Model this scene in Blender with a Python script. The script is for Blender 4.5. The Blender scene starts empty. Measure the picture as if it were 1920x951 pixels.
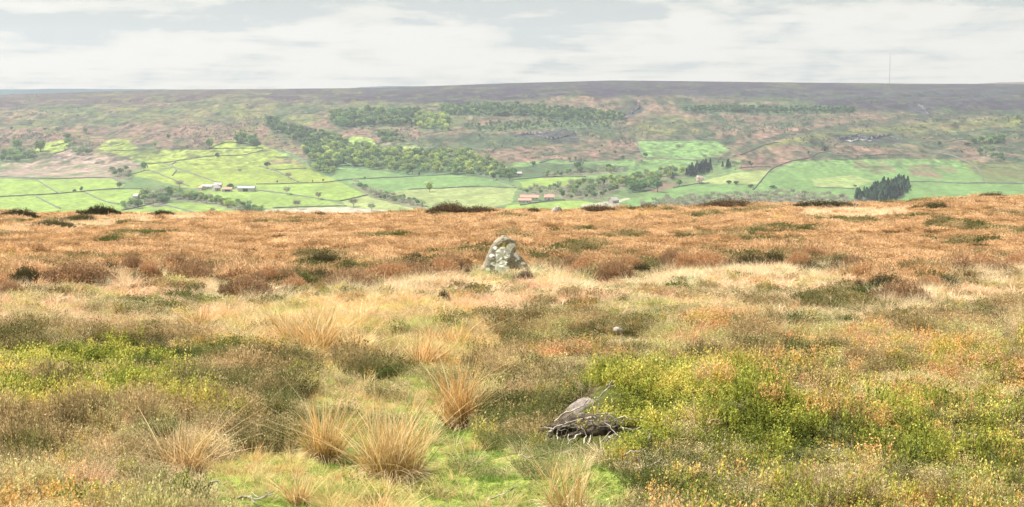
import bpy, math, random, time
import numpy as np
from mathutils import Vector, Matrix

T0 = time.time()
RS = np.random.RandomState(11)
random.seed(5)
SC = bpy.context.scene
COL = SC.collection

# ------------------------------------------------------------------ camera model
# photograph: 1920 x 951, horizon near row 165, a normal lens; the camera is the origin
F = 2637.0
PITCH = math.atan((475.5 - 165.0) / F)
CP, SP = math.cos(PITCH), math.sin(PITCH)


def project(X, Y, Z):
    dep = np.maximum(Y * CP - Z * SP, 0.01)
    return 960 + F * X / dep, 475.5 - F * (Y * SP + Z * CP) / dep


def sv(v):
    """slope (z per metre of Y) of the sight line through row v"""
    k = (475.5 - np.asarray(v, float)) / F
    return (-SP + CP * k) / (CP + SP * k)


def sa(u, v):
    k = (475.5 - np.asarray(v, float)) / F
    return (np.asarray(u, float) - 960) / F / (CP + SP * k)


def smooth(a, b, x):
    t = np.clip((np.asarray(x, float) - a) / (b - a), 0, 1)
    return t * t * (3 - 2 * t)


# ------------------------------------------------------------------ noise
def vnoise(x, y, seed=0):
    x = np.asarray(x, float); y = np.asarray(y, float)
    xi = np.floor(x).astype(np.int64); yi = np.floor(y).astype(np.int64)
    fx = x - xi; fy = y - yi
    fx = fx * fx * (3 - 2 * fx); fy = fy * fy * (3 - 2 * fy)

    def h(i, j):
        n = (i * 374761393 + j * 668265263 + seed * 982451653) & 0xFFFFFFFF
        n = ((n ^ (n >> 13)) * 1274126177) & 0xFFFFFFFF
        n = n ^ (n >> 16)
        return (n & 0xFFFF) / 65535.0
    a = h(xi, yi); b = h(xi + 1, yi); c = h(xi, yi + 1); d = h(xi + 1, yi + 1)
    return (a * (1 - fx) + b * fx) * (1 - fy) + (c * (1 - fx) + d * fx) * fy


def fbm(x, y, seed=0, octs=4):
    s = 0; amp = 1; tot = 0
    for o in range(octs):
        s = s + amp * vnoise(x * 2 ** o + 17.3 * o, y * 2 ** o - 9.1 * o, seed + o)
        tot += amp; amp *= 0.5
    return s / tot - 0.5


def lin(c):
    c = np.asarray(c, float) / 255.0
    return np.where(c <= 0.04045, c / 12.92, ((c + 0.055) / 1.055) ** 2.4)


def A(r, g, b, k=0.55):
    return lin((r, g, b)) * k


def pip(px, py, poly):
    poly = np.asarray(poly, float)
    ins = np.zeros(px.shape, bool)
    bb = (px >= poly[:, 0].min()) & (px <= poly[:, 0].max()) & (py >= poly[:, 1].min()) & (py <= poly[:, 1].max())
    idx = np.nonzero(bb)
    if len(idx[0]) == 0:
        return ins
    x = px[idx]; y = py[idx]; r = np.zeros(x.shape, bool)
    n = len(poly)
    for i in range(n):
        x1, y1 = poly[i]; x2, y2 = poly[(i + 1) % n]
        if y1 == y2:
            continue
        c = ((y1 > y) != (y2 > y)) & (x < (x2 - x1) * (y - y1) / (y2 - y1) + x1)
        r ^= c
    ins[idx] = r
    return ins


# ------------------------------------------------------------------ terrain heights
CREST_U = [-700, 0, 100, 250, 450, 700, 800, 950, 1100, 1250, 1350, 1450, 1560, 1650, 1750, 1850, 1920, 2600]
CREST_V = [402, 403, 404, 405, 406, 405, 402, 400, 398, 394, 391, 388, 388, 386, 379, 372, 371, 369]
# Y, crest line
YC = 92.0


def near_ground_raw(X, Y):
    a = X / np.maximum(Y, 6.0)
    u = 960 + F * a * 1.0
    zc = YC * sv(np.interp(u, CREST_U, CREST_V)) - 0.10      # ground level at the crest
    lin_z = -2.5 - 0.062 * Y
    t = smooth(35, YC, Y)
    z = lin_z + (zc - (-2.5 - 0.062 * YC)) * t
    z = z + fbm(X / 9.0, Y / 9.0, 3, 3) * 0.28 * smooth(100, 70, Y)
    z = z + fbm(X / 1.7, Y / 1.7, 8, 3) * 0.30 * smooth(100, 60, Y) + np.abs(fbm(X / .75, Y / .75, 14, 2)) * -.22 * smooth(90, 50, Y)
    # bilberry mound on the right, heather mound on the left, mossy hollow in the middle
    z = z + 0.42 * np.exp(-((X - 2.1) / 1.7) ** 2 - ((Y - 13.6) / 1.6) ** 2)
    z = z + 0.22 * np.exp(-((X + 4.0) / 2.4) ** 2 - ((Y - 14.6) / 1.8) ** 2)
    z = z - 0.12 * np.exp(-((X + 1.2) / 1.3) ** 2 - ((Y - 13.5) / 4.0) ** 2)
    z = z + .17 * smooth(-.04, .16, Y - 13.25 + .15 * (X - .6)) * np.exp(-((X - .85) / .5) ** 4 - ((Y - 13.7) / .9) ** 2)
    z = z - .10 * np.exp(-((X - .68) / .45) ** 2 - ((Y - 12.95) / .28) ** 2)
    drop = np.maximum(Y - 97, 0)
    z = z - 0.25 * drop * smooth(97, 112, Y)
    return z


RU = [-900, 0, 200, 350, 500, 700, 850, 960, 1150, 1300, 1500, 1700, 1920, 2900]
RV = [181, 178, 171.5, 168, 167, 165, 160, 156, 151, 152.5, 155, 157, 157.5, 158]
SU = [1250, 1330, 1380, 1430, 1500, 1600, 1700, 1800, 1920, 2900]
SV_ = [360, 322, 290, 273, 256, 244, 234, 225, 217, 200]
SY = [2200, 2350, 2480, 2600, 2700, 2800, 2870, 2910, 2950, 3000]


def far_v(u, Y):
    rv = np.interp(u, RU, RV)
    vb = np.interp(Y, [1300, 1600, 1750, 2000, 2300, 2700, 2900], [560, 432, 404, 365, 330, 285, 262])
    g = np.interp(Y, [2900, 3100, 3300, 3500, 3900, 4300], [1, .78, .58, .41, .16, 0])
    vb = np.where(Y > 2900, rv + (262 - rv) * g, vb)
    s = np.interp(u, SU, SV_); ys = np.interp(u, SU, SY)
    t = np.clip((ys - Y) / (ys - 1750), 0, 3)
    vs = np.where(Y <= ys, s + (402 - s) * t ** 0.92, s + (Y - ys) * 0.16)
    vs = np.where(u < 1250, 999, vs)
    return np.minimum(vb, vs)


def far_ground(X, Y):
    a = X / Y
    u = 960 + F * a * 1.003
    v = far_v(u, np.minimum(Y, 4300))
    z = Y * sv(v)
    w = smooth(2450, 3000, Y) * smooth(4300, 3700, Y)
    z = z + w * (np.abs(fbm(X / 330, Y / 300, 21, 4)) * 34 - 5 + fbm(X / 90, Y / 60, 25, 3) * 17 + fbm(X / 33, Y / 28, 27, 3) * 6)
    z = z + smooth(1700, 2500, Y) * smooth(3200, 2500, Y) * fbm(X / 260, Y / 220, 31, 3) * 14
    z = z + smooth(4100, 4300, Y) * fbm(X / 120, Y / 200, 35, 3) * 1.6
    z = np.where(Y > 4300, 4300 * sv(v) - (Y - 4300) * 0.02, z)
    zm = -170 + fbm(X / 200, Y / 200, 41, 3) * 6
    z = np.where(Y < 1600, zm + (z - zm) * smooth(1300, 1600, Y), z)
    return z


def H(X, Y):
    X = np.asarray(X, float); Y = np.asarray(Y, float)
    zn = near_ground_raw(X, Y)
    zf = far_ground(X, np.maximum(Y, 1000.0))
    zmid = np.maximum(zn, -168.0)
    return np.where(Y < 300, zn, np.where(Y < 1300, zmid * smooth(1250, 900, Y) + zf * smooth(900, 1250, Y), zf))


def hit_far(us, vs, ymin=1600, ymax=4600, step=5.0):
    us = np.atleast_1d(np.asarray(us, float)); vs = np.atleast_1d(np.asarray(vs, float))
    out = np.zeros((len(us), 3))
    Ys = np.arange(ymin, ymax, step)
    for i0 in range(0, len(us), 400):
        u = us[i0:i0 + 400]; v = vs[i0:i0 + 400]
        a = sa(u, v)[:, None]; s = sv(v)[:, None]
        Xg = a * Ys[None, :]
        h = far_ground(Xg, np.broadcast_to(Ys[None, :], Xg.shape))
        above = h >= s * Ys[None, :]
        idx = np.where(above.any(1), above.argmax(1), len(Ys) - 1)
        y = Ys[idx]
        x = a[:, 0] * y
        out[i0:i0 + 400] = np.stack([x, y, far_ground(x, y)], 1)
    return out


def hit_near(us, vs):
    us = np.atleast_1d(np.asarray(us, float)); vs = np.atleast_1d(np.asarray(vs, float))
    Ys = np.arange(7, 97, 0.06)
    a = sa(us, vs)[:, None]; s = sv(vs)[:, None]
    Xg = a * Ys[None, :]
    h = near_ground_raw(Xg, np.broadcast_to(Ys[None, :], Xg.shape))
    above = h >= s * Ys[None, :]
    idx = np.where(above.any(1), above.argmax(1), len(Ys) - 1)
    y = Ys[idx]; x = a[:, 0] * y
    return np.stack([x, y, near_ground_raw(x, y)], 1)


# ------------------------------------------------------------------ object helpers
def tag(o, label=None, cat=None, group=None, kind=None):
    if label: o['label'] = label
    if cat: o['category'] = cat
    if group: o['group'] = group
    if kind: o['kind'] = kind
    return o


def empty(name, loc, rz=0.0):
    o = bpy.data.objects.new(name, None)
    COL.objects.link(o); o.location = loc; o.rotation_euler = (0, 0, rz)
    o.empty_display_size = 0.2
    return o


def mesh_np(name, verts, faces, mat=None, colors=None, smooth_=False):
    """faces: (n,4) or (n,3) int array"""
    verts = np.asarray(verts, np.float32); faces = np.asarray(faces, np.int32)
    me = bpy.data.meshes.new(name)
    k = faces.shape[1]
    me.vertices.add(len(verts)); me.vertices.foreach_set('co', verts.ravel())
    me.loops.add(faces.size); me.loops.foreach_set('vertex_index', faces.ravel())
    me.polygons.add(len(faces))
    me.polygons.foreach_set('loop_start', np.arange(0, faces.size, k, dtype=np.int32))
    if smooth_:
        me.polygons.foreach_set('use_smooth', np.ones(len(faces), bool))
    if colors is not None:
        at = me.attributes.new('vc', 'FLOAT_COLOR', 'POINT')
        c = np.ones((len(verts), 4), np.float32); c[:, :3] = colors
        at.data.foreach_set('color', c.ravel())
    me.update(calc_edges=True)
    if mat: me.materials.append(mat)
    return me


def link(name, me, parent=None, loc=None):
    o = bpy.data.objects.new(name, me); COL.objects.link(o)
    if parent is not None: o.parent = parent
    if loc is not None: o.location = loc
    return o


class MB:
    """collects boxes, prisms and tubes into one mesh"""
    def __init__(s): s.v = []; s.f = []
    def add(s, vs, fs):
        n = len(s.v); s.v += [tuple(map(float, p)) for p in vs]; s.f += [tuple(i + n for i in f) for f in fs]
    def box(s, x0, x1, y0, y1, z0, z1):
        s.add([(x0, y0, z0), (x1, y0, z0), (x1, y1, z0), (x0, y1, z0), (x0, y0, z1), (x1, y0, z1), (x1, y1, z1), (x0, y1, z1)],
              [(0, 3, 2, 1), (4, 5, 6, 7), (0, 1, 5, 4), (1, 2, 6, 5), (2, 3, 7, 6), (3, 0, 4, 7)])
    def tube(s, pts, rad, n=6):
        pts = [Vector(p) for p in pts]; rings = []
        for i, p in enumerate(pts):
            d = (pts[min(i + 1, len(pts) - 1)] - pts[max(i - 1, 0)])
            if d.length < 1e-9: d = Vector((0, 0, 1))
            d.normalize()
            r = Vector((0, 0, 1)) if abs(d.z) < 0.9 else Vector((1, 0, 0))
            e1 = d.cross(r).normalized(); e2 = d.cross(e1)
            rr = rad[i] if hasattr(rad, '__len__') else rad
            rings.append([p + (e1 * math.cos(2 * math.pi * k / n) + e2 * math.sin(2 * math.pi * k / n)) * rr for k in range(n)])
        vs = [q for r_ in rings for q in r_]; fs = []
        for i in range(len(pts) - 1):
            for k in range(n):
                fs.append((i * n + k, i * n + (k + 1) % n, (i + 1) * n + (k + 1) % n, (i + 1) * n + k))
        fs.append(tuple(range(n))[::-1]); fs.append(tuple((len(pts) - 1) * n + k for k in range(n)))
        s.add(vs, fs)
    def mesh(s, name, mat):
        me = bpy.data.meshes.new(name); me.from_pydata(s.v, [], s.f); me.update()
        if mat: me.materials.append(mat)
        return me
    def build(s, name, mat, parent=None, loc=None): return link(name, s.mesh(name, mat), parent, loc)


# ------------------------------------------------------------------ materials
def newmat(name):
    m = bpy.data.materials.new(name); m.use_nodes = True
    nt = m.node_tree; nt.nodes.clear()
    return m, nt, nt.nodes, nt.links


def foliage_mat(name, mode, transl=0.3, rough=0.75):
    """mode: INST = tint from the scatter point, OBJ = object colour; both times the mesh's own vc"""
    m, nt, N, L = newmat(name)
    out = N.new('ShaderNodeOutputMaterial')
    vc = N.new('ShaderNodeAttribute'); vc.attribute_name = 'vc'
    mix = N.new('ShaderNodeMix'); mix.data_type = 'RGBA'; mix.blend_type = 'MULTIPLY'; mix.inputs[0].default_value = 1
    L.new(vc.outputs['Color'], mix.inputs[6])
    if mode == 'INST':
        t = N.new('ShaderNodeAttribute'); t.attribute_type = 'INSTANCER'; t.attribute_name = 'tint'
        L.new(t.outputs['Color'], mix.inputs[7])
    elif mode == 'OBJ':
        t = N.new('ShaderNodeObjectInfo'); L.new(t.outputs['Color'], mix.inputs[7])
    else:
        mix.inputs[7].default_value = (1, 1, 1, 1)
    d = N.new('ShaderNodeBsdfDiffuse'); tr = N.new('ShaderNodeBsdfTranslucent')
    L.new(mix.outputs[2], d.inputs['Color']); L.new(mix.outputs[2], tr.inputs['Color'])
    ms = N.new('ShaderNodeMixShader'); ms.inputs[0].default_value = transl
    L.new(d.outputs[0], ms.inputs[1]); L.new(tr.outputs[0], ms.inputs[2])
    L.new(ms.outputs[0], out.inputs['Surface'])
    return m


def rough_mat(name, c1, c2, scale=3.0, bump=0.3, detail=6, vcol=False, rough=0.9, coords='Object', stretch=(1, 1, 1), lo=0.35, hi=0.65, dist=0.05):
    m, nt, N, L = newmat(name)
    out = N.new('ShaderNodeOutputMaterial'); b = N.new('ShaderNodeBsdfPrincipled')
    b.inputs['Roughness'].default_value = rough
    b.inputs['Specular IOR Level'].default_value = 0.2
    tc = N.new('ShaderNodeTexCoord'); mp = N.new('ShaderNodeMapping'); mp.inputs['Scale'].default_value = stretch
    L.new(tc.outputs[coords], mp.inputs[0])
    n = N.new('ShaderNodeTexNoise'); n.inputs['Scale'].default_value = scale; n.inputs['Detail'].default_value = detail
    L.new(mp.outputs[0], n.inputs['Vector'])
    cr = N.new('ShaderNodeValToRGB'); cr.color_ramp.elements[0].position = lo; cr.color_ramp.elements[1].position = hi
    cr.color_ramp.elements[0].color = (*c1, 1); cr.color_ramp.elements[1].color = (*c2, 1)
    L.new(n.outputs['Fac'], cr.inputs[0])
    src = cr.outputs[0]
    if vcol:
        vc = N.new('ShaderNodeAttribute'); vc.attribute_name = 'vc'
        mix = N.new('ShaderNodeMix'); mix.data_type = 'RGBA'; mix.blend_type = 'MULTIPLY'; mix.inputs[0].default_value = 1
        L.new(vc.outputs['Color'], mix.inputs[6]); L.new(src, mix.inputs[7]); src = mix.outputs[2]
    L.new(src, b.inputs['Base Color'])
    if bump:
        bp = N.new('ShaderNodeBump'); bp.inputs['Strength'].default_value = bump; bp.inputs['Distance'].default_value = dist
        L.new(n.outputs['Fac'], bp.inputs['Height']); L.new(bp.outputs[0], b.inputs['Normal'])
    L.new(b.outputs[0], out.inputs['Surface'])
    return m


M_INST = foliage_mat('moor_foliage', 'INST', 0.42)
M_OBJ = foliage_mat('tree_foliage', 'OBJ', 0.22)
M_OWN = foliage_mat('rush_foliage', 'OWN', 0.42)
M_BARK = rough_mat('bark', (.10, .085, .07), (.2, .18, .15), 2.0, 0.3)
M_PALEBARK = rough_mat('pale_bark', (.30, .28, .25), (.42, .40, .36), 2.0, 0.2)
M_DEADWOOD = rough_mat('weathered_wood', (.16, .13, .10), (.58, .52, .45), 14.0, 0.5, stretch=(1, 1, 1), dist=0.004)
M_DRYWALL = rough_mat('drystone', (.07, .075, .07), (.17, .165, .15), 0.9, 0.6, dist=0.2)
M_BOULDER = rough_mat('gritstone', (.12, .10, .085), (.26, .22, .19), 6.0, 0.6, dist=0.02)
M_PALESTONE = rough_mat('pale_stone', (.22, .19, .16), (.46, .42, .37), 7.0, 0.5, dist=0.02)

# ------------------------------------------------------------------ far land cover
GR_Y = A(158, 176, 78, .52); GR_G = A(150, 176, 84); GR_B = A(122, 156, 90); GR_P = A(166, 178, 112)
BRACK = A(158, 128, 110, .42); BRACK_P = A(180, 154, 140, .52); MOORP = A(76, 54, 88, .30); SCRUB = A(90, 112, 78, .36)
WOODG = A(95, 125, 85, .42); CRAG = A(82, 84, 92, .36); OLIVE = A(128, 134, 76, .43); PLOUGH = A(205, 195, 172)

FAR_POLYS = [
    # colour, edge wobble in px, strength, outline
    (OLIVE, 5, .28, [(150, 205), (480, 200), (620, 195), (760, 188), (860, 196), (840, 214), (640, 205), (520, 226), (330, 230), (60, 226)]),
    (BRACK, 6, .75, [(0, 240), (330, 232), (500, 228), (500, 268), (400, 268), (385, 282), (260, 276), (200, 280), (120, 262), (0, 275)]),
    (BRACK_P, 3, .8, [(0, 306), (62, 306), (120, 284), (180, 288), (250, 303), (268, 312), (244, 322), (225, 335), (0, 334)]),
    (GR_Y, 2, 1, [(85, 268), (125, 262), (140, 275), (105, 288), (60, 284)]),
    (GR_Y, 3, .9, [(180, 278), (210, 260), (240, 262), (262, 280), (300, 281), (392, 281), (400, 270), (420, 264), (470, 265), (500, 275),
                   (520, 283), (585, 315), (622, 329), (640, 345), (480, 350), (350, 352), (244, 329), (276, 313), (268, 303), (200, 285)]),
    (GR_G, 1, 1, [(0, 335), (60, 337), (207, 334), (235, 346), (225, 354), (162, 359), (100, 365), (0, 370)]),
    (GR_G, 1, 1, [(0, 370), (108, 364), (162, 359), (265, 354), (270, 366), (225, 385), (300, 383), (400, 377), (500, 403), (600, 406), (600, 430), (-200, 430), (-200, 340), (0, 340)]),
    (GR_Y, 1, .9, [(332, 300), (397, 294), (454, 293), (545, 300), (600, 320), (620, 328), (610, 343), (480, 347), (412, 343), (327, 314)]),
    (BRACK, 2, .7, [(498, 302), (545, 298), (590, 308), (568, 311), (540, 306), (505, 310)]),
    (GR_G, 1, 1, [(480, 347), (605, 344), (640, 343), (690, 367), (633, 379), (574, 371), (480, 357)]),
    (GR_G, 1, .9, [(400, 352), (480, 358), (574, 371), (630, 380), (650, 387), (511, 392), (400, 377), (360, 362)]),
    (PLOUGH, 2, .9, [(497, 393), (640, 388), (700, 393), (760, 398), (720, 404), (500, 406)]),
    (GR_P, 1, 1, [(640, 378), (690, 367), (740, 377), (800, 389), (805, 400), (700, 393), (650, 387)]),
    (GR_B, 1, 1, [(640, 343), (767, 332), (872, 326), (900, 328), (967, 352), (892, 350), (764, 357), (700, 362), (662, 345)]),
    (GR_P, 2, .85, [(764, 357), (892, 351), (968, 354), (960, 380), (920, 392), (820, 389), (740, 376), (700, 365)]),
    (GR_B, 2, .9, [(610, 310), (700, 318), (800, 324), (900, 324), (872, 328), (700, 338), (640, 342), (600, 325)]),
    (GR_B, 2, .9, [(505, 278), (540, 282), (570, 300), (600, 308), (580, 312), (545, 296)]),
    (GR_G, 3, .85, [(655, 256), (690, 257), (705, 268), (690, 278), (660, 276), (650, 268)]),
    (OLIVE, 2, .8, [(520, 226), (545, 215), (580, 214), (600, 220), (580, 236), (555, 238), (530, 230)]),
    (BRACK, 4, .7, [(640, 240), (740, 240), (800, 244), (860, 250), (830, 262), (760, 262), (700, 256), (640, 252)]),
    (SCRUB, 4, .7, [(820, 250), (960, 252), (1000, 270), (960, 282), (880, 284), (823, 284), (760, 268)]),
    (GR_P, 3, .7, [(712, 270), (747, 264), (800, 276), (822, 285), (780, 292), (720, 285)]),
    (BRACK, 4, .85, [(885, 284), (960, 276), (1020, 272), (1110, 262), (1195, 265), (1200, 296), (1130, 300), (1040, 300), (960, 312), (925, 300)]),
    (BRACK, 5, .6, [(1050, 180), (1160, 188), (1180, 200), (1150, 212), (1060, 208), (1000, 200)]),
    (BRACK, 5, .45, [(1280, 215), (1500, 214), (1560, 232), (1480, 255), (1400, 275), (1340, 262), (1280, 258)]),
    (OLIVE, 4, .5, [(1170, 240), (1240, 215), (1330, 228), (1300, 250), (1190, 255)]),
    (GR_B, 2, 1, [(1195, 265), (1300, 263), (1345, 266), (1368, 282), (1355, 290), (1320, 298), (1261, 299), (1204, 297)]),
    (GR_B, 2, 1, [(1205, 299), (1261, 299), (1309, 302), (1300, 312), (1260, 320), (1190, 324)]),
    (GR_B, 2, .9, [(960, 306), (1045, 298), (1074, 305), (1190, 300), (1190, 324), (1150, 340), (1060, 338), (960, 345)]),
    (SCRUB, 2, .8, [(960, 316), (1020, 306), (1110, 308), (1180, 312), (1175, 322), (1100, 322), (1040, 330), (960, 334)]),
    (GR_G, 1, 1, [(975, 342), (1017, 333), (1099, 333), (1095, 345), (1040, 352), (980, 352)]),
    (GR_G, 2, 1, [(950, 385), (1040, 378), (1090, 377), (1130, 383), (1080, 392), (940, 396)]),
    (PLOUGH, 2, .8, [(1088, 384), (1180, 372), (1190, 378), (1150, 390), (1090, 392)]),
    (BRACK, 2, .9, [(1200, 358), (1240, 342), (1272, 344), (1262, 352), (1225, 362)]),
    (GR_B, 2, 1, [(1160, 380), (1235, 360), (1275, 350), (1330, 345), (1420, 350), (1411, 362), (1300, 366), (1210, 385), (1160, 392)]),
    (GR_P, 2, .9, [(1310, 340), (1380, 325), (1445, 316), (1430, 345), (1340, 346)]),
    (BRACK, 3, .9, [(1390, 304), (1415, 282), (1470, 275), (1590, 272), (1700, 280), (1745, 290), (1640, 291), (1599, 295), (1543, 284), (1516, 299), (1445, 318), (1385, 318)]),
    (OLIVE, 4, .4, [(1410, 276), (1500, 257), (1640, 242), (1760, 240), (1920, 225), (2100, 225), (2100, 240), (1800, 250), (1600, 252), (1470, 270)]),
    (SCRUB, 5, .6, [(1750, 250), (1920, 236), (2100, 236), (2100, 290), (1900, 290), (1760, 270)]),
    (BRACK, 6, .45, [(1760, 262), (2000, 262), (2000, 330), (1860, 335), (1800, 300)]),
    (GR_B, 2, .95, [(1411, 358), (1440, 326), (1491, 302), (1543, 300), (1600, 300), (1700, 298), (1800, 300), (1845, 342), (1706, 340), (1640, 378), (1440, 372), (1300, 372)]),
    (BRACK, 4, .7, [(1600, 302), (1660, 300), (1680, 318), (1650, 328), (1600, 318)]),
    (BRACK, 4, .55, [(1700, 312), (1760, 306), (1800, 322), (1760, 334), (1705, 330)]),
    (GR_P, 2, .7, [(1520, 336), (1600, 328), (1640, 340), (1600, 352), (1531, 352)]),
    (GR_B, 1, 1, [(1700, 342), (1790, 345), (1917, 346), (2200, 350), (2200, 385), (1640, 390), (1690, 376)]),
    (OLIVE, 4, .5, [(1800, 300), (1900, 310), (2100, 315), (2100, 345), (1850, 342)]),
    (SCRUB * .7, 4, .5, [(1395, 288), (1440, 268), (1500, 252), (1600, 241), (1700, 230), (1800, 221), (1920, 213), (2200, 205), (2200, 198), (1800, 208), (1600, 228), (1450, 254), (1380, 282)]),
    (OLIVE * 1.0, 2, .8, [(1410, 284), (1440, 270), (1500, 256), (1600, 244), (1700, 234), (1800, 225), (1920, 217), (2200, 210), (2200, 226), (1800, 234), (1600, 251), (1480, 268)]),
    # crags and dark heather scars
    (CRAG, 4, .85, [(960, 254), (1030, 246), (1060, 243), (1084, 252), (1086, 270), (1050, 272), (1012, 262), (960, 262)]),
    (CRAG, 4, .75, [(1170, 190), (1195, 186), (1212, 205), (1184, 219), (1160, 212)]),
    (CRAG, 5, .6, [(1031, 214), (1159, 214), (1174, 226), (1074, 226)]),
    (CRAG, 5, .6, [(826, 193), (980, 196), (1010, 215), (900, 218), (826, 212)]),
    (CRAG, 3, .9, [(1559, 252), (1706, 255), (1699, 270), (1574, 267)]),
    (CRAG, 4, .65, [(1700, 200), (1740, 192), (1748, 222), (1712, 215)]),
    (CRAG, 4, .5, [(1250, 170), (1900, 166), (1900, 182), (1700, 196), (1300, 184)]),
    (WOODG, 4, .8, [(1281, 197), (1460, 198), (1600, 198), (1600, 211), (1452, 213), (1280, 208)]),
]
# woods: outline, tree height px, spacing px, kinds (b broadleaf, y yellow-green broadleaf, c conifer, n bare)
WOODS = [
    ('bdd', 11, 9, [(500, 228), (560, 245), (640, 262), (655, 278), (600, 290), (560, 266), (505, 245)]),
    ('bdb', 12, 9.5, [(613, 226), (625, 214), (700, 212), (787, 212), (782, 238), (673, 238), (640, 244)]),
    ('yyb', 11, 9, [(778, 214), (843, 222), (840, 248), (778, 242)]),
    ('bbn', 10, 9, [(700, 250), (760, 252), (755, 268), (720, 272)]),
    ('bby', 13, 11.5, [(565, 280), (662, 276), (707, 284), (877, 292), (923, 304), (963, 328), (960, 342), (923, 334), (821, 326), (764, 328), (700, 318), (639, 314), (622, 332), (585, 320), (579, 298)]),
    ('yy', 10, 9, [(600, 262), (650, 268), (640, 280), (600, 276)]),
    ('bb', 13, 10, [(0, 292), (68, 292), (62, 306), (0, 306)]),
    ('bn', 12, 10, [(122, 268), (145, 280), (182, 292), (140, 292)]),
    ('nnb', 12, 9, [(203, 325), (247, 322), (245, 336), (215, 338)]),
    ('b', 13, 10, [(440, 262), (483, 262), (480, 274), (445, 272)]),
    ('bbn', 13, 9, [(228, 386), (262, 380), (262, 392), (232, 394)]),
    ('bbn', 15, 10, [(266, 370), (318, 366), (316, 385), (285, 388), (266, 384)]),
    ('bbyn', 13, 9, [(322, 366), (400, 374), (498, 401), (488, 405), (395, 384), (322, 374)]),
    ('nnb', 10, 8, [(662, 342), (690, 358), (740, 370), (800, 386), (792, 392), (735, 382), (690, 368)]),
    ('nnb', 12, 11, [(965, 362), (1074, 348), (1130, 342), (1160, 356), (1128, 374), (1060, 374), (1045, 366), (1010, 366), (985, 368)]),
    ('nb', 10, 10, [(1010, 330), (1080, 322), (1170, 318), (1165, 324), (1090, 330), (1020, 334)]),
    ('bb', 15, 10, [(1170, 346), (1207, 340), (1238, 342), (1215, 358), (1181, 364)]),
    ('nby', 13, 11, [(1120, 345), (1170, 338), (1260, 322), (1290, 330), (1240, 342), (1180, 350), (1130, 362)]),
    ('c', 14, 7, [(1284, 330), (1300, 318), (1330, 312), (1340, 322), (1296, 334)]),
    ('c', 12, 7, [(1350, 316), (1366, 311), (1372, 314), (1362, 320)]),
    ('nn', 12, 11, [(1204, 386), (1250, 376), (1357, 368), (1460, 364), (1540, 368), (1640, 384), (1640, 392), (1204, 395)]),
    ('cll', 17, 6.0, [(1604, 374), (1650, 352), (1702, 345), (1703, 362), (1670, 382), (1606, 384)]),
    ('bb', 10, 7, [(1820, 266), (1881, 262), (1881, 271), (1824, 272)]),
    ('nd', 10, 8, [(1831, 285), (1860, 285), (1885, 298), (1870, 306), (1835, 292)]),
    ('dd', 7, 6, [(1281, 206), (1360, 202), (1460, 206), (1600, 206), (1600, 212), (1452, 213), (1280, 210)]),
    ('db', 8, 7, [(826, 200), (980, 200), (1170, 216), (1170, 226), (1060, 226), (980, 218), (830, 218)]),
    ('db', 6, 10, [(1000, 226), (1160, 230), (1140, 240), (900, 248), (860, 236)]),
]


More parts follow.
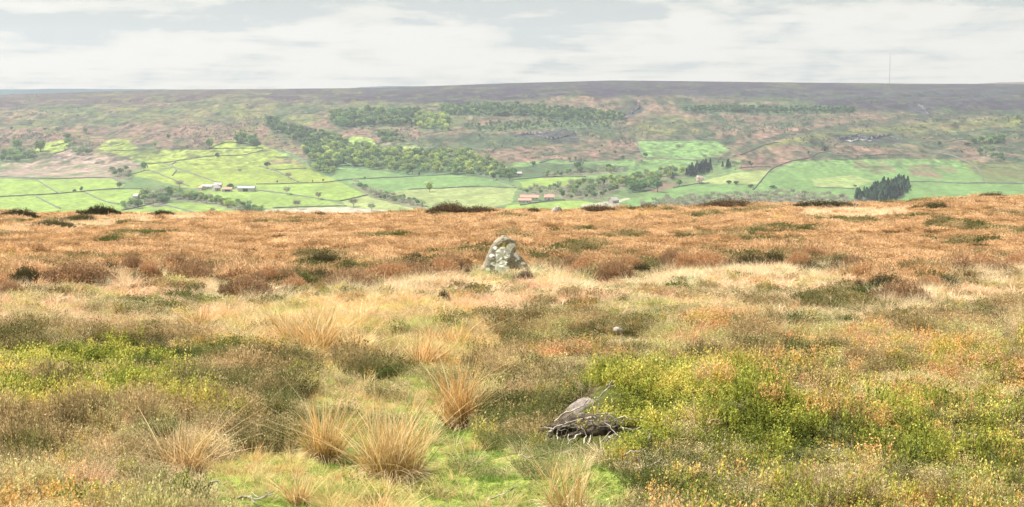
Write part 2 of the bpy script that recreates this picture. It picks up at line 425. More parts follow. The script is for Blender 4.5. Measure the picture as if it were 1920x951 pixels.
def far_color(u, v, X, Y):
    rv = np.interp(u, RU, RV)
    n1 = fbm(X / 70, Y / 160, 51, 5); n2 = fbm(X / 22, Y / 60, 57, 4); n3 = fbm(X / 300, Y / 400, 61, 3)
    c = np.zeros(u.shape + (3,))
    t = np.clip(0.50 + 2.4 * n1 + 1.2 * n2, 0, 1)[..., None]
    c[:] = SCRUB * (1 - t) + BRACK * t
    g = np.clip(0.5 + 3 * fbm(X / 50, Y / 110, 71, 4) - .25, 0, 1)[..., None]
    g = g * (1 - .6 * smooth(650, 1100, u))[..., None]
    c = c * (1 - .55 * g) + OLIVE * .55 * g
    # heather moor above the slopes, with yellow-green grassy streaks
    lim = np.interp(u, [0, 400, 600, 800, 1000, 1300, 1600, 1920], [30, 22, 24, 36, 40, 30, 46, 52])
    m = smooth(6, -6, (v - rv) - lim - 34 * n1 - 30 * n3)[..., None]
    st = smooth(0.09, 0.18, fbm(X / 90, Y / 60, 81, 4) + .08 * n2)[..., None] * np.interp(u, [0, 900, 1920], [.95, .6, .4])[..., None]
    mo = MOORP * (1 - st) + OLIVE * .8 * st
    left = smooth(900, 300, u)[..., None]
    mo = mo * (1 - .28 * left) + BRACK * .28 * left
    c = c * (1 - m) + mo * m
    # patches in the pasture band that nothing else covers
    base_g = smooth(296, 310, v + 20 * n1)[..., None] * .8
    c = c * (1 - base_g) + (GR_B * .8 + SCRUB * .2) * base_g
    wx = fbm(X / 26, Y / 40, 91, 4); wy = fbm(X / 26 + 40, Y / 40, 97, 4)
    for col, wob, st_, poly in FAR_POLYS:
        f = pip(u + wx * wob * 3.2, v + wy * wob * 2.0, poly)
        if wob >= 3:
            f2 = f * np.clip(st_ + 2.2 * n2 + 1.2 * n1, 0, 1)
        else:
            f2 = f * st_
        f2 = f2[..., None]
        c = c * (1 - f2) + col * f2
    for kinds, hp, sp, poly in WOODS:
        f = pip(u + wx * 10, v - 1 + wy * 6, poly)[..., None] * .75
        wc = WOODG if 'n' not in kinds else (WOODG * .5 + BRACK_P * .5)
        c = c * (1 - f) + wc * f
    rough_ = (1 - smooth(300, 330, v) * .75)[..., None]
    f1 = fbm(X / 9, Y / 26, 151, 3)[..., None]; f2_ = fbm(X / 4.5, Y / 11, 157, 2)[..., None]
    dk = smooth(.04, .16, fbm(X / 16, Y / 40, 163, 4))[..., None] * rough_ * (1 - smooth(.09, .14, c[..., 1:2] - .6 * c[..., 0:1]))
    c = c * (1 - .7 * dk) + SCRUB * .7 * .7 * dk
    c = c * (1 + rough_ * (1.5 * f1 + 1.2 * f2_))
    yg = (.6 - .4 * smooth(700, 1100, u))[..., None] * smooth(.12, .2, fbm(X / 20, Y / 60, 167, 3))[..., None] * rough_ * .5
    c = c * (1 - yg) + A(150, 160, 74, .5) * yg
    c = c * (1 + 0.5 * n2[..., None] + .25 * fbm(X / 7, Y / 14, 99, 3)[..., None] * smooth(.0, .2, .2 - c[..., 1:2] + .2))
    return np.clip(c, .01, .8)


def grid_mesh(name, X, Y, Z, C, mat):
    r, c = X.shape
    idx = np.arange(r * c).reshape(r, c)
    f = np.stack([idx[:-1, :-1], idx[:-1, 1:], idx[1:, 1:], idx[1:, :-1]], -1).reshape(-1, 4)
    return mesh_np(name, np.stack([X, Y, Z], -1).reshape(-1, 3), f, mat, C.reshape(-1, 3), True)


print('t setup', time.time() - T0)
# far hillside
rows = np.concatenate([np.linspace(130, 1300, 30)[:-1], np.linspace(1300, 1690, 16)[:-1], np.arange(1690, 3000, 3.2), np.arange(3000, 4360, 4.5), np.linspace(4365, 7000, 10)])
cols = np.linspace(-.56, .56, 1350)
Yg = np.repeat(rows[:, None], len(cols), 1); Xg = cols[None, :] * Yg
Zg = H(Xg, Yg)
ug, vg = project(Xg, Yg, Zg)
Cg = far_color(ug, vg, Xg, Yg)
mat = rough_mat('hillside_cover', (.66, .66, .64), (1.3, 1.3, 1.32), 0.13, 0.5, 8, vcol=True, dist=1.5, lo=.3, hi=.7)
me = grid_mesh('valley_hillside', Xg, Yg, Zg, Cg, mat)
tag(link('hillside', me), kind='structure')
print('t far', time.time() - T0)

# distant hills beyond the moor
def distant(name, u0, u1, prof, Yd, col):
    us = np.linspace(u0, u1, 160); vt = np.interp(us, [p[0] for p in prof], [p[1] for p in prof]) + fbm(us / 30, us * 0, 5, 3) * 2.0
    ys = np.array([Yd - 700, Yd - 450, Yd - 200, Yd, Yd + 500, Yd + 1800])
    fr = np.array([0, .5, .85, 1, .98, .6])
    U, Yq = np.meshgrid(us, ys); X = (U - 960) / F * Yq
    ztop = Yd * sv(vt)[None, :]
    Z = -230 + (ztop + 230) * fr[:, None] * (1 + 0 * X)
    n = fbm(X / 250, Yq / 250, 7, 3)[..., None]
    C = col * (1 + .8 * n)
    tag(link(name, grid_mesh(name, X, Yq, Z, C, mat)), kind='structure')


distant('distant_hills', -900, 820, [(-900, 167), (0, 168), (100, 166.5), (260, 167), (300, 167.5), (360, 169), (500, 167.5), (600, 170), (680, 163), (720, 162), (790, 161), (820, 175)], 5450, A(90, 120, 130, .4))  # blue of the distance haze is put into these hills' base colour
distant('distant_moor', 1700, 3000, [(1700, 165), (1800, 159), (1860, 155), (1920, 153), (2300, 152), (3000, 154)], 5450, A(150, 130, 125, .4))

# ------------------------------------------------------------------ near moor
BOUND = np.array([(-1200, 545), (0, 548), (60, 536), (150, 528), (320, 522), (420, 530), (500, 541), (650, 541), (760, 531), (850, 512), (900, 500), (1000, 500),
                  (1090, 520), (1110, 532), (1200, 513), (1350, 506), (1440, 500), (1560, 505), (1620, 515), (1640, 545), (1700, 562), (1760, 545), (1790, 515), (1920, 512), (3200, 510)], float)
STRAW = np.array([(-1200, 612), (0, 614), (200, 606), (400, 616), (560, 615), (760, 598), (1000, 592), (1150, 580), (1350, 600), (1500, 598), (1650, 604), (1800, 588), (1920, 584), (3200, 580)], float)
O_, G_, D_, S_, B_, R_, M_, Y_ = range(8)
NEAR_POLYS = [
    (S_, .95, 5, [(1490, 413), (1500, 395), (1600, 392), (1715, 393), (1710, 413), (1600, 416)]),
    (S_, .85, 5, [(-600, 446), (0, 432), (100, 413), (330, 406), (440, 408), (340, 417), (130, 432), (0, 450)]),
    (R_, .5, 5, [(1150, 402), (1230, 400), (1240, 412), (1150, 412)]),
    (R_, .35, 5, [(1400, 416), (1480, 414), (1490, 424), (1400, 424)]),
    (R_, .4, 6, [(-100, 480), (70, 478), (70, 505), (-100, 510)]),
    (M_, .8, 8, [(820, 503), (900, 492), (1000, 500), (1045, 515), (990, 541), (930, 545), (850, 530)]),
    (G_, .35, 20, [(0, 560), (200, 560), (300, 600), (0, 610)]),
    (D_, .6, 10, [(1520, 560), (1600, 545), (1700, 560), (1620, 590), (1500, 585)]),
    (G_, .8, 12, [(1000, 600), (1250, 575), (1300, 640), (1000, 650)]),
    (D_, .45, 14, [(960, 610), (1080, 600), (1230, 610), (1220, 640), (980, 650)]),
    (M_, .55, 10, [(1500, 625), (1540, 608), (1620, 608), (1650, 632), (1600, 645), (1520, 640)]),
    (Y_, .9, 14, [(400, 600), (520, 568), (760, 570), (900, 592), (965, 640), (940, 690), (880, 735), (800, 705), (700, 695), (590, 690), (530, 650), (440, 645), (400, 625)]),
    (M_, .5, 12, [(390, 630), (440, 610), (540, 620), (530, 665), (470, 670), (400, 655)]),
    (S_, .6, 12, [(0, 590), (200, 596), (330, 610), (420, 640), (330, 660), (160, 655), (0, 640)]),
    (D_, .5, 16, [(-200, 620), (100, 615), (350, 640), (420, 660), (300, 680), (0, 668)]),
    (R_, .55, 10, [(990, 668), (1080, 655), (1160, 660), (1170, 678), (1060, 692), (985, 692)]),
    (R_, .55, 12, [(1270, 600), (1400, 598), (1400, 640), (1290, 640)]),
    (R_, .6, 12, [(1600, 655), (1750, 640), (1860, 650), (1800, 680), (1620, 680)]),
    (D_, .65, 16, [(180, 775), (230, 700), (340, 655), (480, 665), (600, 715), (575, 765), (520, 810), (450, 840), (360, 810), (250, 820)]),
    (D_, .4, 18, [(-300, 790), (60, 790), (240, 830), (260, 880), (80, 890), (-300, 900)]),
    (S_, .4, 16, [(100, 850), (300, 830), (400, 870), (380, 920), (200, 930), (90, 900)]),
    (D_, .35, 14, [(880, 680), (1080, 695), (1120, 720), (1050, 780), (950, 830), (860, 810), (850, 760)]),
    (B_, .82, 16, [(-300, 672), (0, 672), (150, 655), (250, 655), (350, 690), (340, 735), (440, 780), (440, 815), (370, 790), (230, 765), (100, 790), (0, 785), (-300, 790)]),
    (D_, .7, 8, [(40, 720), (90, 705), (110, 730), (60, 750)]),
    (R_, .42, 16, [(1300, 700), (1500, 680), (1920, 645), (3000, 645), (3000, 1100), (1200, 1100), (1230, 910), (1400, 860), (1500, 800), (1480, 730)]),
    (G_, .5, 22, [(1250, 880), (1500, 850), (1600, 900), (1500, 1000), (1250, 1000)]),
    (G_, .6, 20, [(1700, 720), (1900, 720), (1900, 770), (1760, 760)]),
    (D_, .6, 16, [(1380, 715), (1450, 700), (1560, 745), (1520, 760), (1400, 745)]),
    (B_, .22, 16, [(1350, 700), (1920, 660), (1920, 1100), (1230, 1100), (1300, 880)]),
    (B_, .35, 16, [(1600, 760), (1920, 780), (1920, 900), (1600, 860)]),
    (B_, .92, 12, [(1030, 840), (1070, 800), (1100, 745), (1130, 712), (1250, 697), (1400, 695), (1470, 730), (1540, 800), (1500, 860), (1350, 862), (1210, 850), (1190, 890), (1130, 850)]),
    (R_, .28, 14, [(1300, 690), (1440, 690), (1500, 760), (1340, 770)]),
    (M_, .93, 10, [(580, 678), (700, 688), (830, 718), (850, 775), (960, 835), (1010, 850), (1100, 858), (1180, 910), (1190, 1100), (470, 1100), (400, 910), (390, 872), (470, 842), (540, 860), (560, 800), (595, 740)]),
    (M_, .9, 8, [(380, 880), (470, 838), (545, 870), (545, 1100), (380, 1100)]),
    (M_, .85, 8, [(50, 928), (100, 905), (185, 928), (200, 1100), (30, 1100)]),
    (Y_, .35, 12, [(560, 930), (700, 915), (800, 930), (800, 1100), (560, 1100)]),
    (D_, .5, 8, [(640, 690), (720, 682), (745, 705), (650, 718)]),
    (R_, .3, 8, [(70, 905), (130, 880), (215, 885), (215, 920), (110, 932)]),
]


def zone(u, v, X, Y, r):
    """which plant grows at a spot; r uniform random numbers of shape (k, n)"""
    wx = fbm(X / .8, Y / .8, 101, 3); wy = fbm(X / .8 + 30, Y / .8, 107, 3)
    b = np.interp(u + wx * 40, BOUND[:, 0], BOUND[:, 1]); s = np.interp(u, STRAW[:, 0], STRAW[:, 1]) + wy * 60
    z = np.full(u.shape, G_)
    z = np.where(v < s, S_, z)
    z = np.where((v < s) & (r[2] < .22 + .9 * np.clip(fbm(X / 1.2, Y / 1.2, 117, 3) * 3 - .2, 0, 1)), G_, z)
    z = np.where(v < b + wy * 14, O_, z)
    n = fbm(X / 1.6, Y / 1.6, 111, 3)
    near_b = smooth(45, 0, b - v) * smooth(425, 470, v)
    z = np.where((z == O_) & (r[0] < near_b * np.clip(.35 + 4.5 * n, 0, .95)), D_, z)
    n2 = fbm(X / 2.6, Y / 5.0, 113, 3)
    z = np.where((z == O_) & (n2 > .20) & (r[0] < .6), D_, z)
    n3 = fbm(X / .9, Y / .9, 127, 3)
    z = np.where((z == G_) & (n3 > .05) & (r[3] < .75), D_, z)
    z = np.where((z == G_) & (fbm(X / 1.1, Y / 1.1, 131, 3) > .17) & (r[3] < .6), R_, z)
    z = np.where((z == G_) & (r[6] < .42 * smooth(110, 0, v - s)), S_, z)
    z = np.where((z == G_) & (r[7] < .13), S_, z)
    z = np.where((z == G_) & (n3 < -.17) & (r[3] < .7), S_, z)
    for i, (t, st, wob, poly) in enumerate(NEAR_POLYS):
        if t == Y_: st = .72
        f = pip(u + wx * wob * 4, v + wy * wob * 2.2, poly) & (r[(i * 7) % r.shape[0]] < np.clip(st + 1.0 * n3, 0, 1))
        z = np.where(f, t, z)
    return z


GCOL = np.array([A(150, 110, 78, .5), A(120, 108, 76, .45), A(84, 76, 52, .45), A(205, 180, 128, .55), A(105, 112, 48, .5), A(140, 110, 62, .5), A(168, 184, 88, .52), A(205, 180, 115, .5)])
rows = np.concatenate([np.linspace(-25, 8, 24)[:-1], np.arange(8, 20, .05), np.arange(20, 40, .10), np.arange(40, 100, .25), np.linspace(100, 131, 10)])
cols = np.linspace(-1, 1, 720)
Yn = np.repeat(rows[:, None], len(cols), 1); Xn = cols[None, :] * (np.maximum(Yn, 4) * .47 + 4)
Xn = np.where(Yn > 100, cols[None, :] * (51 + (Yn - 100) * .9), Xn)
Zn = near_ground_raw(Xn, Yn)
un, vn = project(Xn, Yn, Zn)
zr = zone(un, vn, Xn, Yn, RS.rand(8, *un.shape))
Cn = GCOL[zr] * (1 + .5 * fbm(Xn / .25, Yn / .25, 141, 4)[..., None])
Cn = (Cn + np.roll(Cn, 1, 0) + np.roll(Cn, 1, 1) + np.roll(Cn, -1, 0)) / 4
mat_g = rough_mat('moor_soil', (.5, .48, .45), (1.25, 1.22, 1.15), 30.0, 0.9, 8, vcol=True, dist=0.03, lo=.3, hi=.7)
tag(link('moor_ground', grid_mesh('moor_ground', Xn, Yn, Zn, np.clip(Cn, .01, .8), mat_g)), kind='structure')
print('t near ground', time.time() - T0)


# ------------------------------------------------------------------ plant templates
def unit(v): return v / np.maximum(np.linalg.norm(v, axis=-1, keepdims=True), 1e-9)


class Geo:
    def __init__(s): s.v = []; s.f = []; s.c = []; s.n = 0
    def add(s, v, f, c): s.v.append(v); s.f.append(f + s.n); s.c.append(c); s.n += len(v)
    def ribbons(s, base, d, Ln, W, bend, c0, c1, segs=3, rs=RS):
        n = len(base); t = np.linspace(0, 1, segs + 1)
        Ln = np.broadcast_to(Ln, n); W = np.broadcast_to(W, n)
        cen = base[:, None] + d[:, None] * (Ln[:, None] * t)[..., None] + bend[:, None] * (t ** 2)[None, :, None] * Ln[:, None, None]
        rnd = rs.normal(size=(n, 3)); rnd[:, 2] *= .2
        w = unit(np.cross(unit(d), rnd))
        wd = (W[:, None] * (1 - .85 * t ** 1.5))[..., None] * w[:, None] * .5
        v = np.stack([cen - wd, cen + wd], 2).reshape(-1, 3)
        k = (segs + 1) * 2
        f = []
        for j in range(segs):
            f.append(np.stack([np.arange(n) * k + j * 2 + q for q in (0, 1, 3, 2)], 1))
        c0 = np.broadcast_to(c0, (n, 3)); c1 = np.broadcast_to(c1, (n, 3))
        c = c0[:, None] * (1 - t)[None, :, None] + c1[:, None] * t[None, :, None]
        c = np.repeat(c[:, :, None], 2, 2).reshape(-1, 3)
        s.add(v, np.concatenate(f), c)
        return cen
    def leaves(s, cen, l, w, c, up=None, rs=RS):
        n = len(cen)
        d = rs.normal(size=(n, 3)) if up is None else up + rs.normal(size=(n, 3)) * .5
        d = unit(d); e = unit(np.cross(d, rs.normal(size=(n, 3))))
        l = np.broadcast_to(l, n)[:, None]; w = np.broadcast_to(w, n)[:, None]
        v = np.stack([cen - d * l * .5, cen - e * w * .5 + d * l * .05, cen + d * l * .5, cen + e * w * .5 + d * l * .05], 1).reshape(-1, 3)
        f = np.arange(n * 4).reshape(n, 4)
        s.add(v, f, np.repeat(np.broadcast_to(c, (n, 3)), 4, 0))
    def mesh(s, name, mat): return mesh_np(name, np.concatenate(s.v), np.concatenate(s.f), mat, np.clip(np.concatenate(s.c), 0, 1.6))


def rand_dirs(n, spread, rs=RS):
    a = rs.rand(n) * 2 * np.pi; r = spread * np.sqrt(rs.rand(n))
    return unit(np.stack([np.cos(a) * r, np.sin(a) * r, np.ones(n)], 1)), a, r


def heather_tmpl(name, nsh=70, h=.28, rad=.16, leaf=.012, nl=7, wst=.005):
    g = Geo()
    d, a, r = rand_dirs(nsh, .75)
    base = np.stack([np.cos(a) * r / .75 * rad * .6, np.sin(a) * r / .75 * rad * .6, -.03 + 0 * a], 1)
    base += RS.normal(size=base.shape) * .02
    L_ = h * (.65 + .45 * RS.rand(nsh))
    br = (.7 + .6 * RS.rand(nsh, 1))
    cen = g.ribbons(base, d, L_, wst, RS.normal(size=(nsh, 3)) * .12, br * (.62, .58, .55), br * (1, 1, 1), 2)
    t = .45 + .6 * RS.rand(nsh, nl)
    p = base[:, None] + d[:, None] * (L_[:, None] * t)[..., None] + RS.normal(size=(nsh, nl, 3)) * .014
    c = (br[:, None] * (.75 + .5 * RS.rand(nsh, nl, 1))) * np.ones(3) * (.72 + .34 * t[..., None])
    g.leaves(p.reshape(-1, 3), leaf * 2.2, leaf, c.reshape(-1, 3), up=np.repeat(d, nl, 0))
    return g.mesh(name, M_INST)


def bilberry_tmpl(name, nst=20, h=.24, rad=.13, leaf=.020):
    g = Geo()
    d, a, r = rand_dirs(nst, .45)
    base = np.stack([np.cos(a) * rad * np.sqrt(RS.rand(nst)), np.sin(a) * rad * np.sqrt(RS.rand(nst)), -.02 + 0 * a], 1)
    L_ = h * (.6 + .55 * RS.rand(nst)); br = .8 + .45 * RS.rand(nst, 1)
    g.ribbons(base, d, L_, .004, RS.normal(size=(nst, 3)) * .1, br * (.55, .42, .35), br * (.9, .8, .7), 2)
    nl = 9
    t = .35 + .68 * RS.rand(nst, nl)
    p = base[:, None] + d[:, None] * (L_[:, None] * t)[..., None] + RS.normal(size=(nst, nl, 3)) * .016
    hue = np.where(RS.rand(nst, nl, 1) < .07, (1.15, .7, .6), (1, 1, 1)) * np.where(RS.rand(nst, nl, 1) < .2, (1.12, 1.08, 1.3), (1, 1, 1))
    c = hue * br[:, None] * (.8 + .4 * RS.rand(nst, nl, 1))
    g.leaves(p.reshape(-1, 3), leaf * 1.35, leaf, c.reshape(-1, 3))
    return g.mesh(name, M_INST)


def grass_tmpl(name, nb=80, h=.30, rad=.12, w=.0045, spread=.8, droop=.55, base_dark=.75):
    g = Geo()
    d, a, r = rand_dirs(nb, spread)
    q = rad * np.sqrt(RS.rand(nb))
    base = np.stack([np.cos(a) * q, np.sin(a) * q, -.02 + 0 * a], 1)
    L_ = h * (.5 + .6 * RS.rand(nb)); br = .75 + .5 * RS.rand(nb, 1)
    bend = np.stack([np.cos(a) * .35, np.sin(a) * .35, -droop * (.4 + RS.rand(nb))], 1) * (.6 + .8 * RS.rand(nb, 1))
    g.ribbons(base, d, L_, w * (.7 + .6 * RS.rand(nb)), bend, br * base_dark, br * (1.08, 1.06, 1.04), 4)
    return g.mesh(name, M_INST)


def tmpl_coll(name, meshes):
    c = bpy.data.collections.new(name)
    for i, me_ in enumerate(meshes):
        o = bpy.data.objects.new('%s_%02d' % (name, i), me_); c.objects.link(o)
    return c


DESAT = .11


def scatter(name, label, cat, P, rot, scl, tint, idx, coll):
    me_ = bpy.data.meshes.new(name + '_spots')
    me_.vertices.add(len(P)); me_.vertices.foreach_set('co', P.astype(np.float32).ravel())
    for nm, ty, key, arr in (('rot', 'FLOAT_VECTOR', 'vector', rot), ('scl', 'FLOAT_VECTOR', 'vector', scl), ('idx', 'INT', 'value', idx)):
        at = me_.attributes.new(nm, ty, 'POINT')
        at.data.foreach_set(key, np.ascontiguousarray(arr, dtype=np.int32 if ty == 'INT' else np.float32).ravel())
    at = me_.attributes.new('tint', 'FLOAT_COLOR', 'POINT')
    lum = tint @ np.array([.3, .6, .1]); tint = (tint * (1 - DESAT) + lum[:, None] * DESAT) * (1.22, 1.22, 1.18)
    c4 = np.ones((len(P), 4), np.float32); c4[:, :3] = np.clip(tint, .005, .9); at.data.foreach_set('color', c4.ravel())
    me_.update()
    o = link(name, me_)
    ng = bpy.data.node_groups.new(name, 'GeometryNodeTree')
    ng.interface.new_socket('Geometry', in_out='INPUT', socket_type='NodeSocketGeometry')
    ng.interface.new_socket('Geometry', in_out='OUTPUT', socket_type='NodeSocketGeometry')
    N, L = ng.nodes, ng.links
    gi = N.new('NodeGroupInput'); go = N.new('NodeGroupOutput'); ip = N.new('GeometryNodeInstanceOnPoints')
    ci = N.new('GeometryNodeCollectionInfo'); ci.inputs['Collection'].default_value = coll
    ci.inputs['Separate Children'].default_value = True; ci.inputs['Reset Children'].default_value = True
    ip.inputs['Pick Instance'].default_value = True
    def na(nm, ty):
        n = N.new('GeometryNodeInputNamedAttribute'); n.data_type = ty; n.inputs['Name'].default_value = nm; return n.outputs['Attribute']
    L.new(gi.outputs[0], ip.inputs['Points']); L.new(ci.outputs[0], ip.inputs['Instance'])
    L.new(na('idx', 'INT'), ip.inputs['Instance Index'])
    er = N.new('FunctionNodeEulerToRotation'); L.new(na('rot', 'FLOAT_VECTOR'), er.inputs[0])
    L.new(er.outputs[0], ip.inputs['Rotation']); L.new(na('scl', 'FLOAT_VECTOR'), ip.inputs['Scale'])
    L.new(ip.outputs[0], go.inputs[0])
    md = o.modifiers.new('scatter', 'NODES'); md.node_group = ng
    tag(o, label, cat, kind='stuff')
    print('  scatter', name, len(P))
    return o


def jitter_rot(n, tilt=.12):
    r = RS.normal(size=(n, 3)) * tilt; r[:, 2] = RS.rand(n) * 2 * np.pi
    return r


# spots over the whole moor, denser near the camera
def spots(y0, y1, cell, ux=.44, mx=1.5):
    out = []
    y = y0
    while y < y1:
        s = cell(y); w = ux * y + mx
        n = int(2 * w / s)
        x = (np.arange(n) + .5) * s - w
        out.append(np.stack([x + RS.uniform(-.5, .5, n) * s, y + RS.uniform(-.5, .5, n) * s, np.full(n, s)], 1))
        y += s
    return np.concatenate(out)


sp = spots(9.2, 97.5, lambda y: .085 + .0036 * y)
X, Y, CS = sp.T
Z = near_ground_raw(X, Y)
U, V = project(X, Y, Z)
RR = RS.rand(8, len(X))
ZN = zone(U, V, X, Y, RR)
SLOPE_TILT = 0.0
nA = fbm(X / 1.3, Y / 1.3, 201, 3); nB = fbm(X / 3.5, Y / 3.5, 205, 3); nD = np.abs(fbm(X / .75, Y / .75, 14, 2)); nE = fbm(X / .32, Y / .32, 19, 2); nC = RS.normal(size=len(X)) * .12
bdist = np.interp(U, BOUND[:, 0], BOUND[:, 1]) - V


def mixc(cs, t):
    cs = np.array(cs); t = np.clip(t, 0, .9999) * (len(cs) - 1); i = t.astype(int); f = (t - i)[:, None]
    return cs[i] * (1 - f) + cs[i + 1] * f


KEEP_CLEAR = []  # (x, y, r): no tall plants there
def clear(mask):
    for cx, cy, cr in KEEP_CLEAR:
        mask &= ((X - cx) ** 2 + (Y - cy) ** 2) > cr * cr
    return mask


STONE_P = hit_near([945], [514])[0]
STONE2_P = hit_near([1042], [403])[0]
BOULD_P = hit_near([1085], [778])[0]
KEEP_CLEAR += [(STONE2_P[0] * (1 - .02 * k_), STONE2_P[1] * (1 - .02 * k_), .55) for k_ in range(3)]
KEEP_CLEAR += [(STONE_P[0], STONE_P[1] + .1, .42), (STONE_P[0], STONE_P[1] - .5, .3)]
rootP = hit_near([1075], [822])[0]
KEEP_CLEAR += [(rootP[0] + dx_, rootP[1] + dy_, r_) for dx_, dy_, r_ in ((-.05, -.1, .28), (.2, -.2, .3), (.4, -.25, .28), (.05, -.5, .25), (.3, -.55, .22))]
for u_, v_, r_ in ((348, 884, .22), (348, 905, .2), (606, 866, .25), (738, 898, .3), (868, 800, .25), (868, 815, .2), (560, 946, .15), (1062, 965, .08)):
    q_ = hit_near([u_], [v_])[0]; KEEP_CLEAR.append((q_[0], q_[1], r_))
KEEP_CLEAR += [(BOULD_P[0] + .05, BOULD_P[1], .3)]

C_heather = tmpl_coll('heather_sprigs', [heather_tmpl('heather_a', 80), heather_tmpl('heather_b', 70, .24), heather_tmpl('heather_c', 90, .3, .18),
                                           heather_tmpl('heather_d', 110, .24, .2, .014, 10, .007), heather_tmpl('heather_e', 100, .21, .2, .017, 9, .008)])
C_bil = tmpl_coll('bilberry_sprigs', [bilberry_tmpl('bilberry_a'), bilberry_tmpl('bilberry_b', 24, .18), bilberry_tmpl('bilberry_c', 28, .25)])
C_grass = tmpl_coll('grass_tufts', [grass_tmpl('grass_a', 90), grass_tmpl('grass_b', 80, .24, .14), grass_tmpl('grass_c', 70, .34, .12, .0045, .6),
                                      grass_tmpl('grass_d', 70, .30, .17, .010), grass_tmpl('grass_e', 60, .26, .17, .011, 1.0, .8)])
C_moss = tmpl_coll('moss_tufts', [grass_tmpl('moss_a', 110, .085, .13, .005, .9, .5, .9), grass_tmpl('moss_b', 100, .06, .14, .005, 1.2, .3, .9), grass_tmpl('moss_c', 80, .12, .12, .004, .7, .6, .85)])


def tri_idx(y, near, far, cut=27):
    n = len(y)
    p = RS.rand(n) < smooth(cut - 7, cut + 7, y)
    return np.where(p, np.array(far)[RS.randint(0, len(far), n)], np.array(near)[RS.randint(0, len(near), n)])


def put(m, name, label, cat, tint, hs, coll, near, far, thin=1.0, rad=.17, tilt=.12):
    m = (m.copy() if name == 'mossy_grass' else clear(m.copy())) & (RS.rand(len(X)) < thin)
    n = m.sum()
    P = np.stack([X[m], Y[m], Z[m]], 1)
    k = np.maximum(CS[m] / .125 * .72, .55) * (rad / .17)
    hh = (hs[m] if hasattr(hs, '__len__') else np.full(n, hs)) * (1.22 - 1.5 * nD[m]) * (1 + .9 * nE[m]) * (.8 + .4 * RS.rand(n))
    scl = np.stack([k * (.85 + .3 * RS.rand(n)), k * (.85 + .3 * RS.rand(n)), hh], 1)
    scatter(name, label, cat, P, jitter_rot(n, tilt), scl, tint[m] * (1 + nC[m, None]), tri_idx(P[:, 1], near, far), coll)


# orange-brown heather sheet of the open moor
t = .5 + 1.0 * nA + .5 * nB + 1.2 * nC + 1.0 * fbm(X / .5, Y / .8, 229, 3)
tin = mixc([A(158, 126, 82, .64), A(200, 158, 106, .70), A(212, 172, 124, .73), A(224, 188, 144, .77)], t + .05)
hs = .70 + .45 * smooth(38, 0, bdist) + 2.0 * nA + 1.0 * nB
put(ZN == O_, 'orange_heather', 'sheet of orange brown heather covering the open moor behind the standing stone', 'heather', tin, np.clip(hs, .35, 1.8), C_heather, [0, 1, 2], [3, 4])
t = .5 + 1.8 * nA + 1.2 * nB + 2 * nC
tin = mixc([A(134, 142, 82, .74), A(176, 164, 116, .8), A(204, 182, 142, .85), A(190, 184, 120, .82)], t)
put(ZN == G_, 'grey_heather', 'low grey brown heather covering the slope in front of the straw grass', 'heather', tin, np.clip(.62 + .9 * nA, .4, 1.1), C_heather, [0, 1, 2], [3, 4])
t = .5 + 1.8 * nA + 2 * nC
tin = mixc([A(98, 110, 54, .76), A(140, 128, 82, .82), A(182, 156, 112, .88)], t + .8 * fbm(X / .5, Y / .5, 257, 2))
hsd = np.where(bdist > 0, 1.25, .85) + 1.0 * nA
put(ZN == D_, 'dark_heather', 'dark olive and brown heather clumped between the bilberry and the moss', 'heather', tin, np.clip(hsd, .5, 1.9), C_heather, [0, 1, 2], [3, 4])
t = .5 + 1.6 * nA + 1.6 * nC
tin = mixc([A(196, 198, 144, .72), A(224, 200, 160, .77), A(238, 204, 170, .80), A(232, 184, 140, .77)], t)
put(ZN == S_, 'straw_grass', 'pale straw coloured moor grass in a band below the heather', 'grass', tin, np.clip(.95 + 1.4 * nA, .5, 1.6), C_grass, [0, 1, 2], [3, 4])
tin = mixc([A(198, 204, 116, .72), A(230, 212, 144, .78), A(234, 188, 124, .76), A(238, 216, 166, .82)], .5 + 2.4 * nA + 1.8 * nC + 1.4 * fbm(X / .4, Y / .4, 251, 2))
put(ZN == Y_, 'golden_grass', 'long golden grass growing between the rush tussocks', 'grass', tin, np.clip(1.0 + 1.0 * nA, .6, 1.6), C_grass, [0, 1, 2], [3, 4])
t = .5 + 1.5 * nA + 1.8 * nC + 1.2 * fbm(X / .35, Y / .35, 243, 2)
tin = mixc([A(126, 138, 50, .56), A(160, 170, 58, .72), A(182, 184, 70, .74), A(204, 194, 92, .8)], t)
put(ZN == B_, 'green_bilberry', 'bright yellow green bilberry shoots over the mounds', 'bilberry', tin, np.clip(.95 + .8 * nA, .6, 1.4), C_bil, [0, 1, 2], [0, 1, 2])
t = .5 + 1.8 * nB + 1.4 * nA + 2.2 * nC
tin = mixc([A(160, 168, 70, .72), A(204, 188, 96, .78), A(222, 182, 104, .8), A(210, 164, 112, .76)], t)
put(ZN == R_, 'orange_bilberry', 'bilberry turned orange and yellow among the heather', 'bilberry', tin, np.clip(.9 + .8 * nA, .6, 1.3), C_bil, [0, 1, 2], [0, 1, 2])
tin = mixc([A(134, 172, 66, .64), A(172, 186, 88, .72), A(212, 206, 130, .82), A(232, 206, 150, .85), A(206, 160, 112, .7)], .36 + 2.3 * nA + 1.6 * nC + .8 * fbm(X / .3, Y / .3, 221, 3))
put(ZN == M_, 'mossy_grass', 'short bright green grass and moss along the trodden hollow', 'grass', tin, np.clip(.9 + .8 * nA, .5, 1.4), C_moss, [0, 1, 2], [0, 1, 2])
m2 = (ZN == S_) & (bdist < 8) & (bdist > -28) & (fbm(X / 1.1, Y / 1.1, 233, 2) > -.08)
